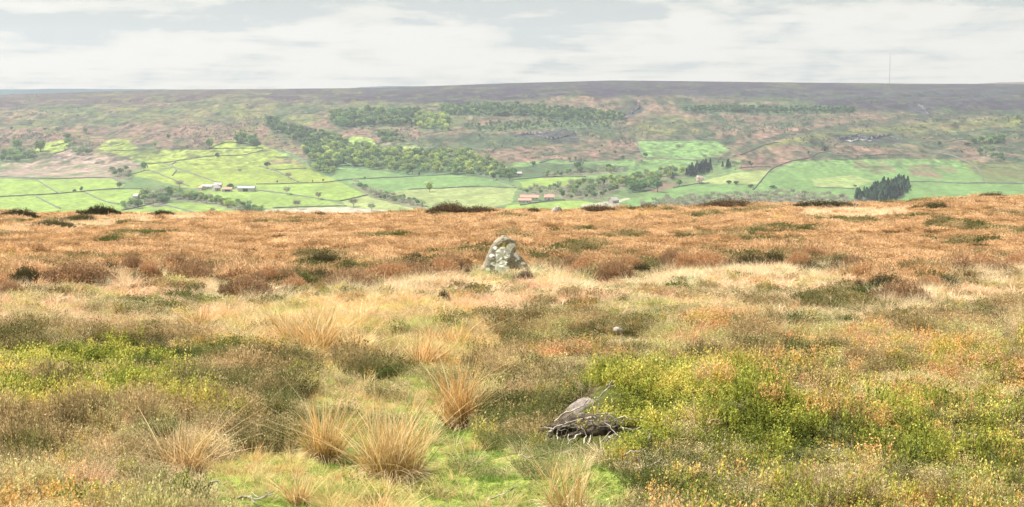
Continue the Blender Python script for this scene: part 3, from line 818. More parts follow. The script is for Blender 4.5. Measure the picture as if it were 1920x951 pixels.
put(m2, 'upright_blades', 'fringe of tall bleached grass blades standing along the edge of the heather', 'grass', tin * 0 + A(240, 214, 178, .9), 1.45, C_grass, [2], [2], .8, .12)
# thin second growth: bilberry sprigs poking through heather, dry blades over the moss
m2 = ((ZN == G_) | (ZN == D_)) & (Y < 40) & (bdist < 0)
tin = mixc([A(160, 172, 60, .68), A(200, 180, 84, .7), A(210, 160, 96, .7)], RS.rand(len(X)))
put(m2, 'bilberry_sprigs', 'scattered yellow bilberry sprigs poking through the low heather', 'bilberry', tin, .95, C_bil, [0, 1, 2], [0, 1, 2], .10, .11)
m2 = ((ZN == M_) | ((RR[6] < .4) & ((ZN == G_) | (ZN == R_) | (ZN == D_)))) & (Y < 34)
tin = mixc([A(236, 214, 160, .8), A(232, 192, 130, .76)], RS.rand(len(X)))
put(m2, 'dry_blades', 'thin dry grass blades strewn through the moss and heather', 'grass', tin, .75, C_grass, [0, 1, 2], [3, 4], .15, .13, .35)
print('t scatter', time.time() - T0)


# ------------------------------------------------------------------ rush tussocks
def rush(u, vb, hpx, wpx, n, label, green=.3, lean=(0, 0), pale=0., sparse=False):
    n = int(n * .72)
    p = hit_near([u], [vb])[0]
    dist = p[1]; h = hpx / F * dist * 1.06; w = wpx / F * dist
    root = empty('rush_tussock', (p[0], p[1], p[2]))
    g = Geo(); rs = np.random.RandomState(int(u + vb))
    rad = w * .22
    a = rs.rand(n) * 2 * np.pi; r = rad * np.sqrt(rs.rand(n))
    ns = 5; sa_ = rs.rand(ns) * 6.28; sub = np.stack([np.cos(sa_), np.sin(sa_)], 1) * rad * .75 * rs.rand(ns, 1); sl = rs.normal(size=(ns, 2)) * .16; sh = .72 + .38 * rs.rand(ns); sh[0] = 1.05
    sk = rs.randint(0, ns, n); r = r * .6
    base = np.stack([np.cos(a) * r + sub[sk, 0], np.sin(a) * r + sub[sk, 1], -.03 + 0 * a], 1)
    r = r / .6
    sp_ = (w * .5 / h) * (r / rad) ** .8 * (.35 + .9 * rs.rand(n))
    d = unit(np.stack([np.cos(a) * sp_ * .8 + lean[0] + sl[sk, 0] * w / h, np.sin(a) * sp_ * .8 + lean[1] + sl[sk, 1], np.ones(n)], 1) + rs.normal(size=(n, 3)) * .11)
    L_ = h * (.38 + .72 * rs.rand(n) ** .8) * 1.02 * sh[sk]
    br = .45 + .75 * rs.rand(n, 1) ** .8
    c0 = br * (A(150, 156, 70, .75) * green + A(216, 172, 104, .8) * (1 - green))
    kind = rs.rand(n, 1)
    c1 = br * np.where(kind < .45 + pale, A(250, 226, 180, 1.), A(240, 190, 124, .95))
    wd = .0062 if dist < 16 else .0045 + .0003 * dist
    g.ribbons(base, d, L_, wd * (.8 + .8 * rs.rand(n)), rs.normal(size=(n, 3)) * (.13, .13, .03) * (1 + 3.2 * (rs.rand(n, 1) < .30)) + (0, 0, -.05) + d * (.16, .16, 0) * (.4 + 1.6 * rs.rand(n, 1)), c0, c1, 6, rs)
    link('stems', g.mesh('rush_stems', M_OWN), root)
    g = Geo(); m = int(n * .45)
    a = rs.rand(m) * 2 * np.pi
    base = np.stack([np.cos(a) * rad * rs.rand(m), np.sin(a) * rad * rs.rand(m), .0 + .12 * h * rs.rand(m)], 1)
    d = unit(np.stack([np.cos(a), np.sin(a), .25 + .7 * rs.rand(m)], 1))
    g.ribbons(base, d, h * (.25 + .45 * rs.rand(m)), wd * 1.1, np.stack([rs.normal(size=m) * .2, rs.normal(size=m) * .2, -.5 - .4 * rs.rand(m)], 1), (.8 + .3 * rs.rand(m, 1)) * A(226, 196, 144, .85), (.8 + .4 * rs.rand(m, 1)) * A(250, 234, 204, .95), 5, rs)
    link('dead_leaves', g.mesh('rush_dead_leaves', M_OWN), root)
    tag(root, label, 'rush', 'tussocks of dry rush')
    return root


rush(606, 866, 130, 130, 620, 'broad orange rush tussock standing behind the tallest pale tussock', .35)
rush(738, 898, 140, 210, 1000, 'widest rush tussock, straw yellow, standing in the middle of the mossy hollow', .45, (.06, 0), .3)
rush(868, 800, 150, 130, 560, 'slender orange rush tussock with wispy tips beside the dark heather', .15, (-.05, 0))
rush(348, 884, 120, 105, 330, 'small bleached rush tussock among dark heather, with stray arching stems', .1, (0, 0), .4)
rush(560, 946, 75, 70, 200, 'short rush tussock at the edge of the bright moss patch', .2, (0, 0), .3)
rush(1062, 965, 120, 170, 200, 'thin fan of pale yellow rush stems in front of the tangled roots', .35, (0, 0), .3)
rush(590, 672, 95, 130, 520, 'large golden rush tussock above the small grey stone in the moss', .4)
rush(664, 676, 70, 80, 260, 'drooping pale rush tussock just behind the mossy pool of grass', .35, (.05, 0), .3)
rush(373, 622, 55, 60, 260, 'orange rush tussock alone in the straw grass above the bilberry mound', .1, (0, 0))
rush(545, 650, 70, 70, 220, 'golden rush tussock on the far side of the yellow green moss', .25)
rush(800, 690, 75, 110, 380, 'soft orange rush tussock leaning over the grey heather', .05, (.05, 0))
rush(860, 655, 60, 120, 320, 'pale orange rush tussock behind the leaning one', .05)
rush(725, 690, 50, 70, 200, 'bleached rush tussock with its blades collapsed on the moss', .1, (0, 0), .5)
rush(720, 975, 70, 130, 320, 'low straw rush tussock cut by the bottom edge of the view', .15, (0, 0), .3)
print('t rush', time.time() - T0)


# ------------------------------------------------------------------ heather bushes that stand out one by one
def bush_mesh(name, seed, flat=.6, n=2600):
    rs = np.random.RandomState(seed); g = Geo()
    nlob = 9
    ca = rs.rand(nlob) * 6.28; cr_ = .62 * np.sqrt(rs.rand(nlob)); cr_[0] = 0
    cx = np.cos(ca) * cr_ * 1.15; cy = np.sin(ca) * cr_; rl = (.62 - .42 * cr_) * (.7 + .5 * rs.rand(nlob))
    k = rs.choice(nlob, n, p=rl ** 2 / (rl ** 2).sum())
    d, a, r = rand_dirs(n, 1.9, rs)
    tip = np.stack([cx[k], cy[k], 0 * a], 1) + d * rl[k, None] * np.array([1, 1, flat * 1.5]) * (.7 + .36 * rs.rand(n, 1))
    base = np.stack([cx[k], cy[k], 0 * a], 1) + (tip - np.stack([cx[k], cy[k], 0 * a], 1)) * .3; base[:, 2] = -.05
    vec = tip - base; L_ = np.linalg.norm(vec, axis=1); dd = unit(vec)
    br = (.8 + .4 * rs.rand(nlob))[k][:, None] * (.7 + .5 * rs.rand(n, 1))
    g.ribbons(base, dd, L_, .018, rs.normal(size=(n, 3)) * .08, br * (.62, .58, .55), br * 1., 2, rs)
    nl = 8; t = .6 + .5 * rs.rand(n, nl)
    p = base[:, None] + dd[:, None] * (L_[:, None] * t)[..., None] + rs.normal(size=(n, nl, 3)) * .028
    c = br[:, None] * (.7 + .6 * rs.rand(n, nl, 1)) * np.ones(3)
    g.leaves(p.reshape(-1, 3), .055, .028, c.reshape(-1, 3), up=np.repeat(dd, nl, 0), rs=rs)
    return g.mesh(name, M_OBJ)


BM = [bush_mesh('heather_bush_%s' % s, i + 2, f) for i, (s, f) in enumerate((('a', .75), ('b', .6), ('c', .9)))]
BUSHES = [
    # u, base row, width, height, tint, label
    (35, 413, 78, 15, 0, 'long dark heather bush on the skyline above the pale grass, below the greenest field'),
    (187, 405, 72, 17, 0, 'domed dark heather bush on the skyline before the walled green pastures'),
    (146, 419, 76, 15, 1, 'flat olive heather bush in the bleached grass below the skyline dome'),
    (100, 433, 92, 15, 1, 'long heather bush lowest in the bleached grass near the crest'),
    (304, 406, 48, 11, 0, 'small heather dome alone on the skyline before the hedge of trees'),
    (595, 405, 44, 8, 2, 'tiny heather hump on the skyline before the ploughed strip'),
    (843, 403, 78, 18, 2, 'tallest dark brown heather hump on the skyline above the standing stone'),
    (897, 401, 72, 14, 2, 'lower heather hump joined beside the tallest skyline hump'),
    (998, 397, 34, 9, 2, 'small heather bush on the crest just beside the pale half buried stone'),
    (1122, 396, 80, 10, 2, 'wide low heather hump on the crest before the ruined pale barn'),
    (1216, 393, 48, 10, 2, 'heather hump on the crest before the round green tree'),
    (1330, 408, 66, 13, 3, 'olive bush with yellow tips a little below the crest'),
    (1372, 391, 120, 14, 2, 'widest rounded heather hump on the crest before the bare grey wood'),
    (1545, 394, 150, 13, 0, 'long black green heather bank above the bleached grass strip'),
    (1752, 396, 70, 15, 1, 'dark heather bush below the crest past the end of the bleached grass'),
    (1862, 374, 62, 10, 2, 'low heather hump on the highest point of the crest'),
    (608, 505, 86, 34, 1, 'olive green heather bush rising from the orange heather edge'),
    (775, 490, 50, 20, 1, 'small dark heather bush in the orange heather behind the standing stone'),
    (775, 532, 120, 42, 4, 'broad brown heather bush at the grass edge near the standing stone'),
    (465, 560, 100, 46, 4, 'round brown heather bush spilling onto the straw grass'),
    (430, 556, 36, 32, 0, 'narrow dark heather bush at the foot of the round brown one'),
    (360, 538, 110, 44, 4, 'long brown heather bush with straw blades along its foot'),
    (150, 540, 150, 52, 4, 'largest brown heather bush on the edge of the straw grass'),
    (14, 566, 80, 46, 4, 'brown heather bush cut by the edge of the view'),
    (655, 550, 130, 45, 4, 'low wide brown heather bush above the golden grass'),
    (831, 572, 34, 28, 0, 'small dark heather clump alone in the straw grass'),
    (984, 533, 44, 32, 5, 'grey brown heather clump against the foot of the standing stone'),
    (1155, 532, 90, 44, 4, 'orange brown heather bush with a green foot beyond the standing stone'),
    (1410, 508, 90, 34, 1, 'olive dark heather bush where the orange heather meets the pale grass'),
    (1520, 515, 50, 30, 1, 'compact olive heather bush behind the greenish grass humps'),
    (1610, 553, 18, 28, 0, 'narrow upright dark bush at the end of the brown heather patch'),
    (1690, 570, 120, 46, 4, 'brown heather bush bulging into the pale grass beyond the narrow bush'),
    (1700, 500, 70, 26, 1, 'dark heather bush in a hollow of the orange heather slope'),
    (1840, 470, 60, 14, 1, 'low dark heather bush alone high on the orange slope'),
]
for k_ in range(76):
    u_ = -40 + k_ * 27 + RS.uniform(-8, 8)
    if 870 < u_ < 1040: continue
    bv = float(np.interp(u_, BOUND[:, 0], BOUND[:, 1])) + RS.uniform(-9, 7)
    BUSHES.append((u_, bv, RS.uniform(54, 96), RS.uniform(26, 46), int(RS.choice([4, 4, 6, 6, 6, 1])), 'one of the brown heather bushes forming the ragged lower edge of the orange moor'))
TC = [(lambda c_: c_ * .8 + .2 * float(c_ @ np.array([.3, .6, .1])))(q_) * .95 for q_ in [A(92, 88, 58, .7), A(120, 112, 68, .72), A(132, 108, 78, .74), A(138, 134, 70, .75), A(190, 150, 104, .84), A(146, 126, 104, .78), A(214, 166, 112, .92)]]
pts = hit_near([b[0] for b in BUSHES], [b[1] for b in BUSHES])
for i, (u, vb, w, h, ti, lab) in enumerate(BUSHES):
    p = pts[i]
    if vb < 416 and p[1] > 92: p = np.array([p[0] / p[1] * 91.5, 91.5, 0]); p[2] = near_ground_raw(p[0], p[1])
    W = w / F * p[1]; Hh = h / F * p[1]
    if vb < 440: Hh = max(Hh * 1.5, (p[1] * float(sv(vb - h - 3))) - p[2]); W *= 1.15
    else: Hh *= 1.12
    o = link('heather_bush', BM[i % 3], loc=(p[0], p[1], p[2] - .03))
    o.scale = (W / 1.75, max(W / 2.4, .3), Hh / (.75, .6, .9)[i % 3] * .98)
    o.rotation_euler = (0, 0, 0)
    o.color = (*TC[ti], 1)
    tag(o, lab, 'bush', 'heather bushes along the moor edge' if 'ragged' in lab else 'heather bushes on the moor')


# ------------------------------------------------------------------ standing stone
def sculpt_stone(name, loc, outline, depth, mat, seed, nz=70, na=110, paint=None, rough=.03, lean=0.0):
    """outline: rows (z, xleft, xright) in metres, lofted with a rounded, faceted section"""
    ol = np.array(outline, float)
    zs = np.linspace(ol[0, 0], ol[-1, 0], nz)
    xl = np.interp(zs, ol[:, 0], ol[:, 1]); xr = np.interp(zs, ol[:, 0], ol[:, 2])
    th = np.linspace(0, 2 * np.pi, na, endpoint=False)
    top = ol[-1, 0]
    vs = []
    for z, l, r_ in zip(zs, xl, xr):
        dz = depth * (1 - .55 * np.clip(z / top, 0, 1) ** 1.3)
        if z > top * .93: dz *= max(.3, 1 - (z / top - .93) / .1)
        c, s_ = np.cos(th), np.sin(th)
        e = .78
        xx = (l + r_) / 2 + (r_ - l) / 2 * np.sign(c) * np.abs(c) ** e
        yy = dz / 2 * np.sign(s_) * np.abs(s_) ** e + lean * z
        vs.append(np.stack([xx, yy, np.full(na, z)], 1))
    V_ = np.concatenate(vs)
    n1 = fbm(V_[:, 0] * 4 + V_[:, 1] * 3.1, V_[:, 2] * 4 - V_[:, 1] * 2.3, seed, 4)
    n2 = np.abs(fbm(V_[:, 0] * 9 + V_[:, 1] * 7, V_[:, 2] * 10 + V_[:, 1] * 5, seed + 9, 4))
    ctr = np.stack([np.repeat((xl + xr) / 2, na), lean * V_[:, 2], V_[:, 2]], 1)
    dr = unit(V_ - ctr)
    V_ = V_ + dr * (n1 * rough * 2.6 + n2 * rough * 1.6 - rough * .3)[:, None]
    V_[:, 2] += n1 * rough * .8
    idx = np.arange(nz * na).reshape(nz, na)
    f = np.stack([idx[:-1], np.roll(idx[:-1], -1, 1), np.roll(idx[1:], -1, 1), idx[1:]], -1).reshape(-1, 4)
    capc = V_[-na:].mean(0) + (0, 0, rough * .5)
    V_ = np.concatenate([V_, capc[None]])
    k = len(V_) - 1
    cap = np.stack([idx[-1], np.roll(idx[-1], -1), np.full(na, k), np.full(na, k)], 1)
    me_ = bpy.data.meshes.new(name)
    faces = [tuple(q) for q in f.tolist()] + [tuple(q[:3]) for q in cap.tolist()]
    me_.from_pydata(V_.tolist(), [], faces)
    me_.polygons.foreach_set('use_smooth', np.ones(len(faces), bool))
    C = np.ones((len(V_), 4), np.float32)
    C[:, :3] = paint(V_) if paint else 1
    at = me_.attributes.new('vc', 'FLOAT_COLOR', 'POINT'); at.data.foreach_set('color', C.ravel())
    me_.materials.append(mat); me_.update()
    return link(name, me_, loc=loc)


S = STONE_P[1] / F
def stone_paint(Vv):
    x = Vv[:, 0] / S + 945; z = 514 - Vv[:, 2] / S      # stone's own measures, in the units the outline was taken in
    y = Vv[:, 1]
    wx = fbm(x / 7 + y * 9, z / 7, 301, 4) * 16; wz = fbm(x / 7, z / 7 + y * 9, 307, 4) * 16
    base = A(198, 188, 166, .5)
    n = fbm(x / 10 + y * 6, z / 10, 311, 4)
    c = base * (1 + .8 * n[:, None])
    brown = smooth(.05, .2, fbm(x / 14 + y * 8, z / 12, 317, 4))[:, None]
    c = c * (1 - .4 * brown) + A(150, 134, 100, .45) * .4 * brown
    moss = ((x + wx - 944) / 11) ** 2 + ((z + wz - 457) / 4.5) ** 2 < 1
    moss |= (fbm(x / 5, z / 4 + y * 12, 331, 3) > .12) & (z < 452) & (y > 0)
    c = np.where(moss[:, None], A(186, 172, 96, .55), c)
    for (cx, cz, rx, rz) in [(942, 468, 8, 7), (934, 476, 6, 9), (954, 466, 5, 7), (961, 459, 5, 5), (945, 490, 7, 6), (938, 500, 10, 8), (928, 494, 6, 4), (948, 503, 6, 6),
                             (968, 474, 3, 5), (971, 480, 3, 4), (968, 486, 2, 2), (936, 507, 6, 4), (950, 478, 5, 4), (929, 463, 3, 3), (915, 505, 4, 3), (980, 492, 3, 2), (921, 478, 3, 3)]:
        f = ((x + wx * .5 - cx) / rx) ** 2 + ((z + wz * .5 - cz) / rz) ** 2 < 1.25 + 1.2 * n
        f &= y < .1
        c = np.where(f[:, None], A(244, 242, 230, .9), c)
    back = (y >= .1) & (fbm(x / 9, z / 9, 337, 3) > .1)
    c = np.where(back[:, None], A(232, 230, 215, .75), c)
    pits = fbm(x / 2.5 + y * 20, z / 2.5, 341, 2) > .3
    c = np.where(pits[:, None], c * .35, c)
    hole = ((x - 935.5) / 1.6) ** 2 + ((z - 510.5) / 1.3) ** 2 < 1
    c = np.where((hole & (y < 0))[:, None], (.02, .02, .02), c)
    return np.clip(c, .01, .8)


rows_px = [(522, 891, 1000), (514, 893, 998), (508, 896, 996), (500, 901, 992), (492, 906, 986), (484, 910, 980), (476, 915, 971), (470, 916, 968), (464, 919, 966), (458, 922, 967),
           (453, 925, 967), (449, 929, 965), (446, 934, 958), (443, 939, 951), (441, 942, 947)]
ol = [((514 - r) * S, (l - 945) * S, (q - 945) * S) for r, l, q in rows_px]
M_STONE = rough_mat('lichen_stone', (.72, .72, .72), (1.15, 1.15, 1.12), 16.0, 0.8, 8, vcol=True, dist=0.02)
st = sculpt_stone('standing_stone', tuple(STONE_P), ol, .55, M_STONE, 5, 110, 200, stone_paint, .026, .03)
tag(st, 'tapering grey standing stone with white lichen patches and a mossy top', 'stone')
S2 = STONE2_P[1] / F
rows_px = [(404, 1032, 1054), (399, 1033, 1053.5), (395, 1036, 1053), (392, 1039, 1051), (390, 1043, 1049)]
st = sculpt_stone('boundary_stone', (STONE2_P[0], STONE2_P[1], STONE2_P[2] + .10), [((403 - r) * S2, (l - 1042) * S2, (q - 1042) * S2) for r, l, q in rows_px], .45, M_PALESTONE, 9, 24, 40, None, .02)
tag(st, 'small pale half round stone near the crest of the moor', 'stone')


def boulder(name, p, size, rot, mat, seed, label, sub=4, rough=.22):
    import bmesh
    bm = bmesh.new(); bmesh.ops.create_icosphere(bm, subdivisions=sub, radius=1)
    for v in bm.verts:
        c = v.co
        n = float(fbm(c.x * 1.3 + c.z * 1.7 + seed, c.y * 1.3 - c.z * 1.1, seed, 4)) + .5 * float(fbm(c.x * 4 + c.z * 3, c.y * 4 + c.z * 5, seed + 3, 3))
        q = Vector((math.copysign(abs(c.x) ** .75, c.x), math.copysign(abs(c.y) ** .75, c.y), math.copysign(abs(c.z) ** .75, c.z)))
        v.co = q * (1 + rough * 2 * n)
    me_ = bpy.data.meshes.new(name); bm.to_mesh(me_); bm.free()
    me_.polygons.foreach_set('use_smooth', np.ones(len(me_.polygons), bool)); me_.materials.append(mat)
    o = link(name, me_, loc=p); o.scale = size; o.rotation_euler = rot
    tag(o, label, 'stone')
    return o


p = BOULD_P
boulder('boulder', (p[0] + .02, p[1] + .08, p[2] - .04), (.17, .13, .08), (0.35, -.62, .2), M_BOULDER, 3, 'long sloping grey brown boulder poking out above the tangled roots')
p = hit_near([566], [688])[0]
boulder('field_stone', (p[0], p[1], p[2] + .03), (.085, .06, .05), (0, .1, .2), M_BOULDER, 8, 'small dark grey stone at the mossy foot of the golden tussock', 3)
p = hit_near([1160], [634])[0]
boulder('field_stone', (p[0], p[1], p[2] + .10), (.085, .07, .05), (0, .35, .2), M_PALESTONE, 12, 'small whitish stone lying in grey heather', 3)


# ------------------------------------------------------------------ dead wood
def wig(p0, p1, n, amp, rs, sag=0.0):
    p0 = np.array(p0); p1 = np.array(p1); pts_ = []
    off = np.zeros(3)
    for i in range(n):
        t = i / (n - 1)
        off = off * .6 + rs.normal(size=3) * amp
        pts_.append(p0 + (p1 - p0) * t + off * math.sin(math.pi * min(1, t * 1.2)) + np.array([0, 0, -sag * 4 * t * (1 - t)]))
    return pts_


def branch_mesh(name, px_pts, base, r0, rs, forks=2, lift=0.03, amp=.012):
    """px_pts: (du, dv) in photo pixels round the base, turned to metres at its distance"""
    s = base[1] / F; mb = MB()
    P_ = []
    for (du, dv, dy) in px_pts:
        P_.append(np.array([du * s, dy, -dv * s]))
    pts_ = []
    for i in range(len(P_) - 1):
        seg = wig(P_[i], P_[i + 1], 5, amp, rs)
        seg[0] = P_[i]; seg[-1] = P_[i + 1]
        pts_ += seg[:-1] if i < len(P_) - 2 else seg
    n = len(pts_)
    mb.tube(pts_, [r0 * (1 - .65 * i / n) for i in range(n)], 6)
    for k in range(forks):
        i = rs.randint(2, n - 1); d = rs.normal(size=3); d[2] = abs(d[2]) * .5
        q = wig(pts_[i], pts_[i] + unit(d) * rs.uniform(.06, .13), 5, amp * .6, rs)
        q[0] = pts_[i]
        mb.tube(q, [r0 * .45 * (1 - .6 * j / 5) for j in range(5)], 5)
    return mb.mesh(name, M_DEADWOOD)


def smooth_all(me_): me_.polygons.foreach_set('use_smooth', np.ones(len(me_.polygons), bool)); return me_


rs = np.random.RandomState(77)
root = empty('root_tangle', tuple(rootP)); RTY = rootP[1]; s = RTY / F
tag(root, 'tangle of silvery dead heather roots over a dark peat hollow', 'dead roots')
RX, RV_ = 1075, 822
roots_px = [
    [(1010, 802), (1030, 803), (1050, 798), (1075, 790), (1100, 784), (1130, 786)], [(1012, 803), (1024, 811), (1035, 806), (1060, 800), (1095, 799), (1115, 788)],
    [(1022, 828), (1027, 812), (1040, 803), (1062, 800), (1090, 788)], [(1045, 826), (1045, 808), (1047, 800), (1049, 786)], [(1066, 828), (1067, 812), (1062, 806), (1046, 806)],
    [(1050, 797), (1085, 802), (1110, 795), (1145, 800), (1170, 788)], [(1100, 786), (1120, 776), (1140, 778), (1160, 772)], [(1060, 790), (1070, 776), (1082, 778), (1100, 772)],
    [(1094, 788), (1100, 768), (1114, 756), (1126, 742)], [(1118, 775), (1122, 758), (1124, 748), (1112, 742)], [(1126, 742), (1140, 728), (1152, 722)], [(1136, 724), (1144, 718), (1151, 716)],
    [(1134, 774), (1152, 784), (1168, 790), (1178, 787)], [(1170, 788), (1165, 800), (1172, 808)], [(1110, 840), (1130, 826), (1140, 814), (1150, 802), (1165, 795)],
    [(1118, 846), (1130, 834), (1144, 818), (1160, 812)], [(1098, 838), (1106, 826), (1108, 816)], [(1150, 802), (1160, 790), (1148, 786), (1138, 774)], [(1090, 812), (1075, 824), (1060, 836)],
    [(1140, 820), (1152, 824)], [(1016, 800), (1028, 796), (1050, 792), (1080, 783)], [(1030, 812), (1048, 806), (1070, 801), (1096, 792)], [(1033, 800), (1058, 790), (1085, 785), (1108, 776)],
    [(1120, 850), (1134, 848), (1142, 842)], [(1104, 790), (1116, 800), (1136, 806)],
]
def gpt(u, v, y0, lift):
    """point above the ground along the sight line of the outline, on the mound's face"""
    q = hit_near([u], [v])[0]
    Yq = y0 + max(-.3, min(.35, q[1] - y0)) * .55 - lift
    return np.array([float(sa(u, v)) * Yq, Yq, float(sv(v)) * Yq])
roots_px += [[(1150, 788), (1172, 780), (1196, 786), (1214, 778)], [(1160, 800), (1186, 806), (1204, 800), (1226, 808)], [(1130, 790), (1150, 808), (1166, 826), (1160, 842)], [(1020, 806), (1014, 822), (1024, 838)], [(1090, 800), (1100, 818), (1094, 834), (1102, 848)], [(1040, 790), (1062, 772), (1088, 764), (1104, 748)]]
roots_px = [q for i_, q in enumerate(roots_px) if i_ not in (20, 21, 22)]
for k, pl in enumerate(roots_px):
    mb = MB(); P_ = [gpt(a_, b_, RTY - .12, rs.uniform(0, .08)) - rootP for a_, b_ in pl]
    pts_ = []
    for i in range(len(P_) - 1):
        seg = wig(P_[i], P_[i + 1], 6, .009, rs); seg[0] = P_[i]; seg[-1] = P_[i + 1]
        pts_ += seg[:-1] if i < len(P_) - 2 else seg
    n = len(pts_); r0 = rs.uniform(.004, .010)
    mb.tube(pts_, [r0 * (1 - .55 * i / n) for i in range(n)], 6)
    link('root', smooth_all(mb.mesh('root', M_DEADWOOD)), root)
M_PEAT = rough_mat('dark_peat', (.03, .024, .018), (.13, .10, .07), 14.0, 1.0, dist=.03)
import bmesh
bm = bmesh.new(); bmesh.ops.create_icosphere(bm, subdivisions=4, radius=1)
for v in bm.verts:
    c = v.co.copy(); n = float(fbm(c.x * 2 + c.z, c.y * 2 + c.z * 2, 19, 4))
    v.co = Vector((c.x * .42, c.y * .22, c.z * .15)) * (1 + .8 * n)
me_ = bpy.data.meshes.new('peat_bank'); bm.to_mesh(me_); bm.free(); me_.materials.append(M_PEAT)
pb = link('peat_bank', smooth_all(me_), root, (.18, .22, .0))

DEAD = [
    # base px, path px, radius, label, forks
    ((1205, 880), [(1168, 856), (1180, 848), (1200, 850), (1212, 858)], .008, 'arched dead branch lying lowest in the bilberry mound', 1),
    ((1215, 880), [(1168, 870), (1190, 866), (1210, 868), (1228, 856), (1236, 842)], .008, 'long pale dead branch crossing under the bilberry leaves', 2),
    ((1215, 895), [(1195, 886), (1212, 874), (1228, 866), (1240, 858)], .007, 'dead branch slanting down to the bare peat below the bilberry', 1),
    ((1215, 850), [(1216, 836), (1216, 820), (1218, 812), (1214, 806)], .008, 'upright dead stub rising through the bilberry', 1),
    ((1222, 800), [(1220, 780), (1232, 786), (1240, 782), (1250, 790)], .006, 'short forked dead twig on top of the bilberry', 1),
    ((1248, 812), [(1243, 800), (1246, 790), (1249, 786)], .006, 'curled dead twig beside the forked one in the bilberry', 1),
    ((1250, 820), [(1234, 811), (1248, 813), (1262, 820), (1268, 826)], .007, 'white dead twig lying flat on the bilberry, thickest of its neighbours', 1),
    ((1400, 695), [(1398, 686), (1410, 689), (1420, 694)], .007, 'white twig on top of the orange bilberry slope', 0),
    ((1565, 855), [(1549, 836), (1560, 850), (1568, 862), (1578, 866)], .006, 'branching white dead heather stem among orange bilberry', 3),
    ((1592, 850), [(1592, 828), (1590, 842), (1592, 856)], .006, 'single upright white dead stem among orange bilberry', 1),
    ((398, 932), [(396, 930), (394, 912), (398, 904), (412, 902), (414, 914), (408, 924)], .010, 'hooked white dead branch standing in the moss', 0),
    ((220, 930), [(230, 930), (212, 924), (208, 912), (218, 900), (232, 893)], .010, 'curved pale dead branch beside the yellow bilberry patch', 1),
    ((246, 912), [(236, 908), (248, 906), (256, 907)], .007, 'short bleached twig beside the curved branch', 0),
    ((290, 920), [(274, 918), (288, 920), (298, 914)], .008, 'dark brown twig lying on dry grass', 0),
    ((478, 945), [(450, 935), (468, 932), (484, 936), (500, 932), (516, 928)], .010, 'forked white dead branch flat on the moss next to the short tussock', 3),
    ((490, 958), [(472, 932), (482, 944), (492, 952)], .009, 'white dead stick pointing down out of the view', 0),
    ((150, 945), [(148, 960), (152, 946), (160, 940), (140, 934)], .008, 'small white dead stick by the bottom edge in the yellow grass', 1),
    ((594, 714), [(604, 716), (622, 714), (646, 712)], .012, 'straight pale stick lying on the bright moss', 0),
    ((935, 945), [(912, 945), (930, 936), (946, 930), (968, 912)], .008, 'wavy white root lying across the moss below the fan of rush', 1),
    ((1000, 862), [(975, 858), (990, 862), (1008, 862), (1030, 864)], .008, 'grey stick lying on peat in front of the root tangle', 1),
]
for (bu, bv), pl, r0, lab, fk in DEAD:
    b = hit_near([bu], [bv])[0]; s_ = b[1] / F
    lift = .25 if 'bilberry' in lab and 'patch' not in lab and 'below' not in lab else .02
    me_ = branch_mesh('dead_branch', [(a_ - bu, c_ - bv, rs.uniform(-.03, .03)) for a_, c_ in pl], b, r0, rs, fk, amp=.004)
    smooth_all(me_)
    o = link('dead_branch', me_, loc=(b[0], b[1] - .08, b[2] + .02))
    tag(o, lab, 'branch', 'dead heather wood')
print('t wood', time.time() - T0)


# ------------------------------------------------------------------ trees of the valley
def crown_mesh(name, seed, n=420, lobes=7, h=1.0, w=.42, z0=.22, leaf=.085, open_=.0):
    rs = np.random.RandomState(seed); g = Geo()
    c = np.zeros((lobes, 3)); a = rs.rand(lobes) * 6.28
    c[:, 0] = np.cos(a) * w * .5 * rs.rand(lobes) ** .5; c[:, 1] = np.sin(a) * w * .5 * rs.rand(lobes) ** .5
    c[:, 2] = z0 + (h - z0) * (.25 + .5 * rs.rand(lobes)); c[0] = (0, 0, h * .72)
    r = w * (.42 + .25 * rs.rand(lobes)); r[0] = w * .55
    k = rs.randint(0, lobes, n); d = unit(rs.normal(size=(n, 3)))
    p = c[k] + d * r[k, None] * (.65 + .4 * rs.rand(n, 1)) * (1, 1, .85)
    p[:, 2] = np.clip(p[:, 2], z0 * .6, h)
    br = (.72 + .5 * rs.rand(lobes))[k][:, None] * (.8 + .4 * rs.rand(n, 1))
    g.leaves(p, leaf * 1.5 * (.6 + .8 * rs.rand(n)), leaf * 1.2, br * np.ones(3), up=None, rs=rs)
    return g.mesh(name, M_OBJ)


def conifer_mesh(name, seed, w=.2, n=360):
    rs = np.random.RandomState(seed); g = Geo()
    t = rs.rand(n) ** .8; a = rs.rand(n) * 6.28; rr = w * (1 - t) ** .8 * (.6 + .4 * rs.rand(n)) + .01
    p = np.stack([np.cos(a) * rr, np.sin(a) * rr, .1 + t * .9], 1)
    d = np.stack([np.cos(a), np.sin(a), -.35 + 0 * a], 1)
    g.leaves(p, .11, .06, (.75 + .5 * rs.rand(n, 1)) * np.ones(3), up=d, rs=rs)
    return g.mesh(name, M_OBJ)


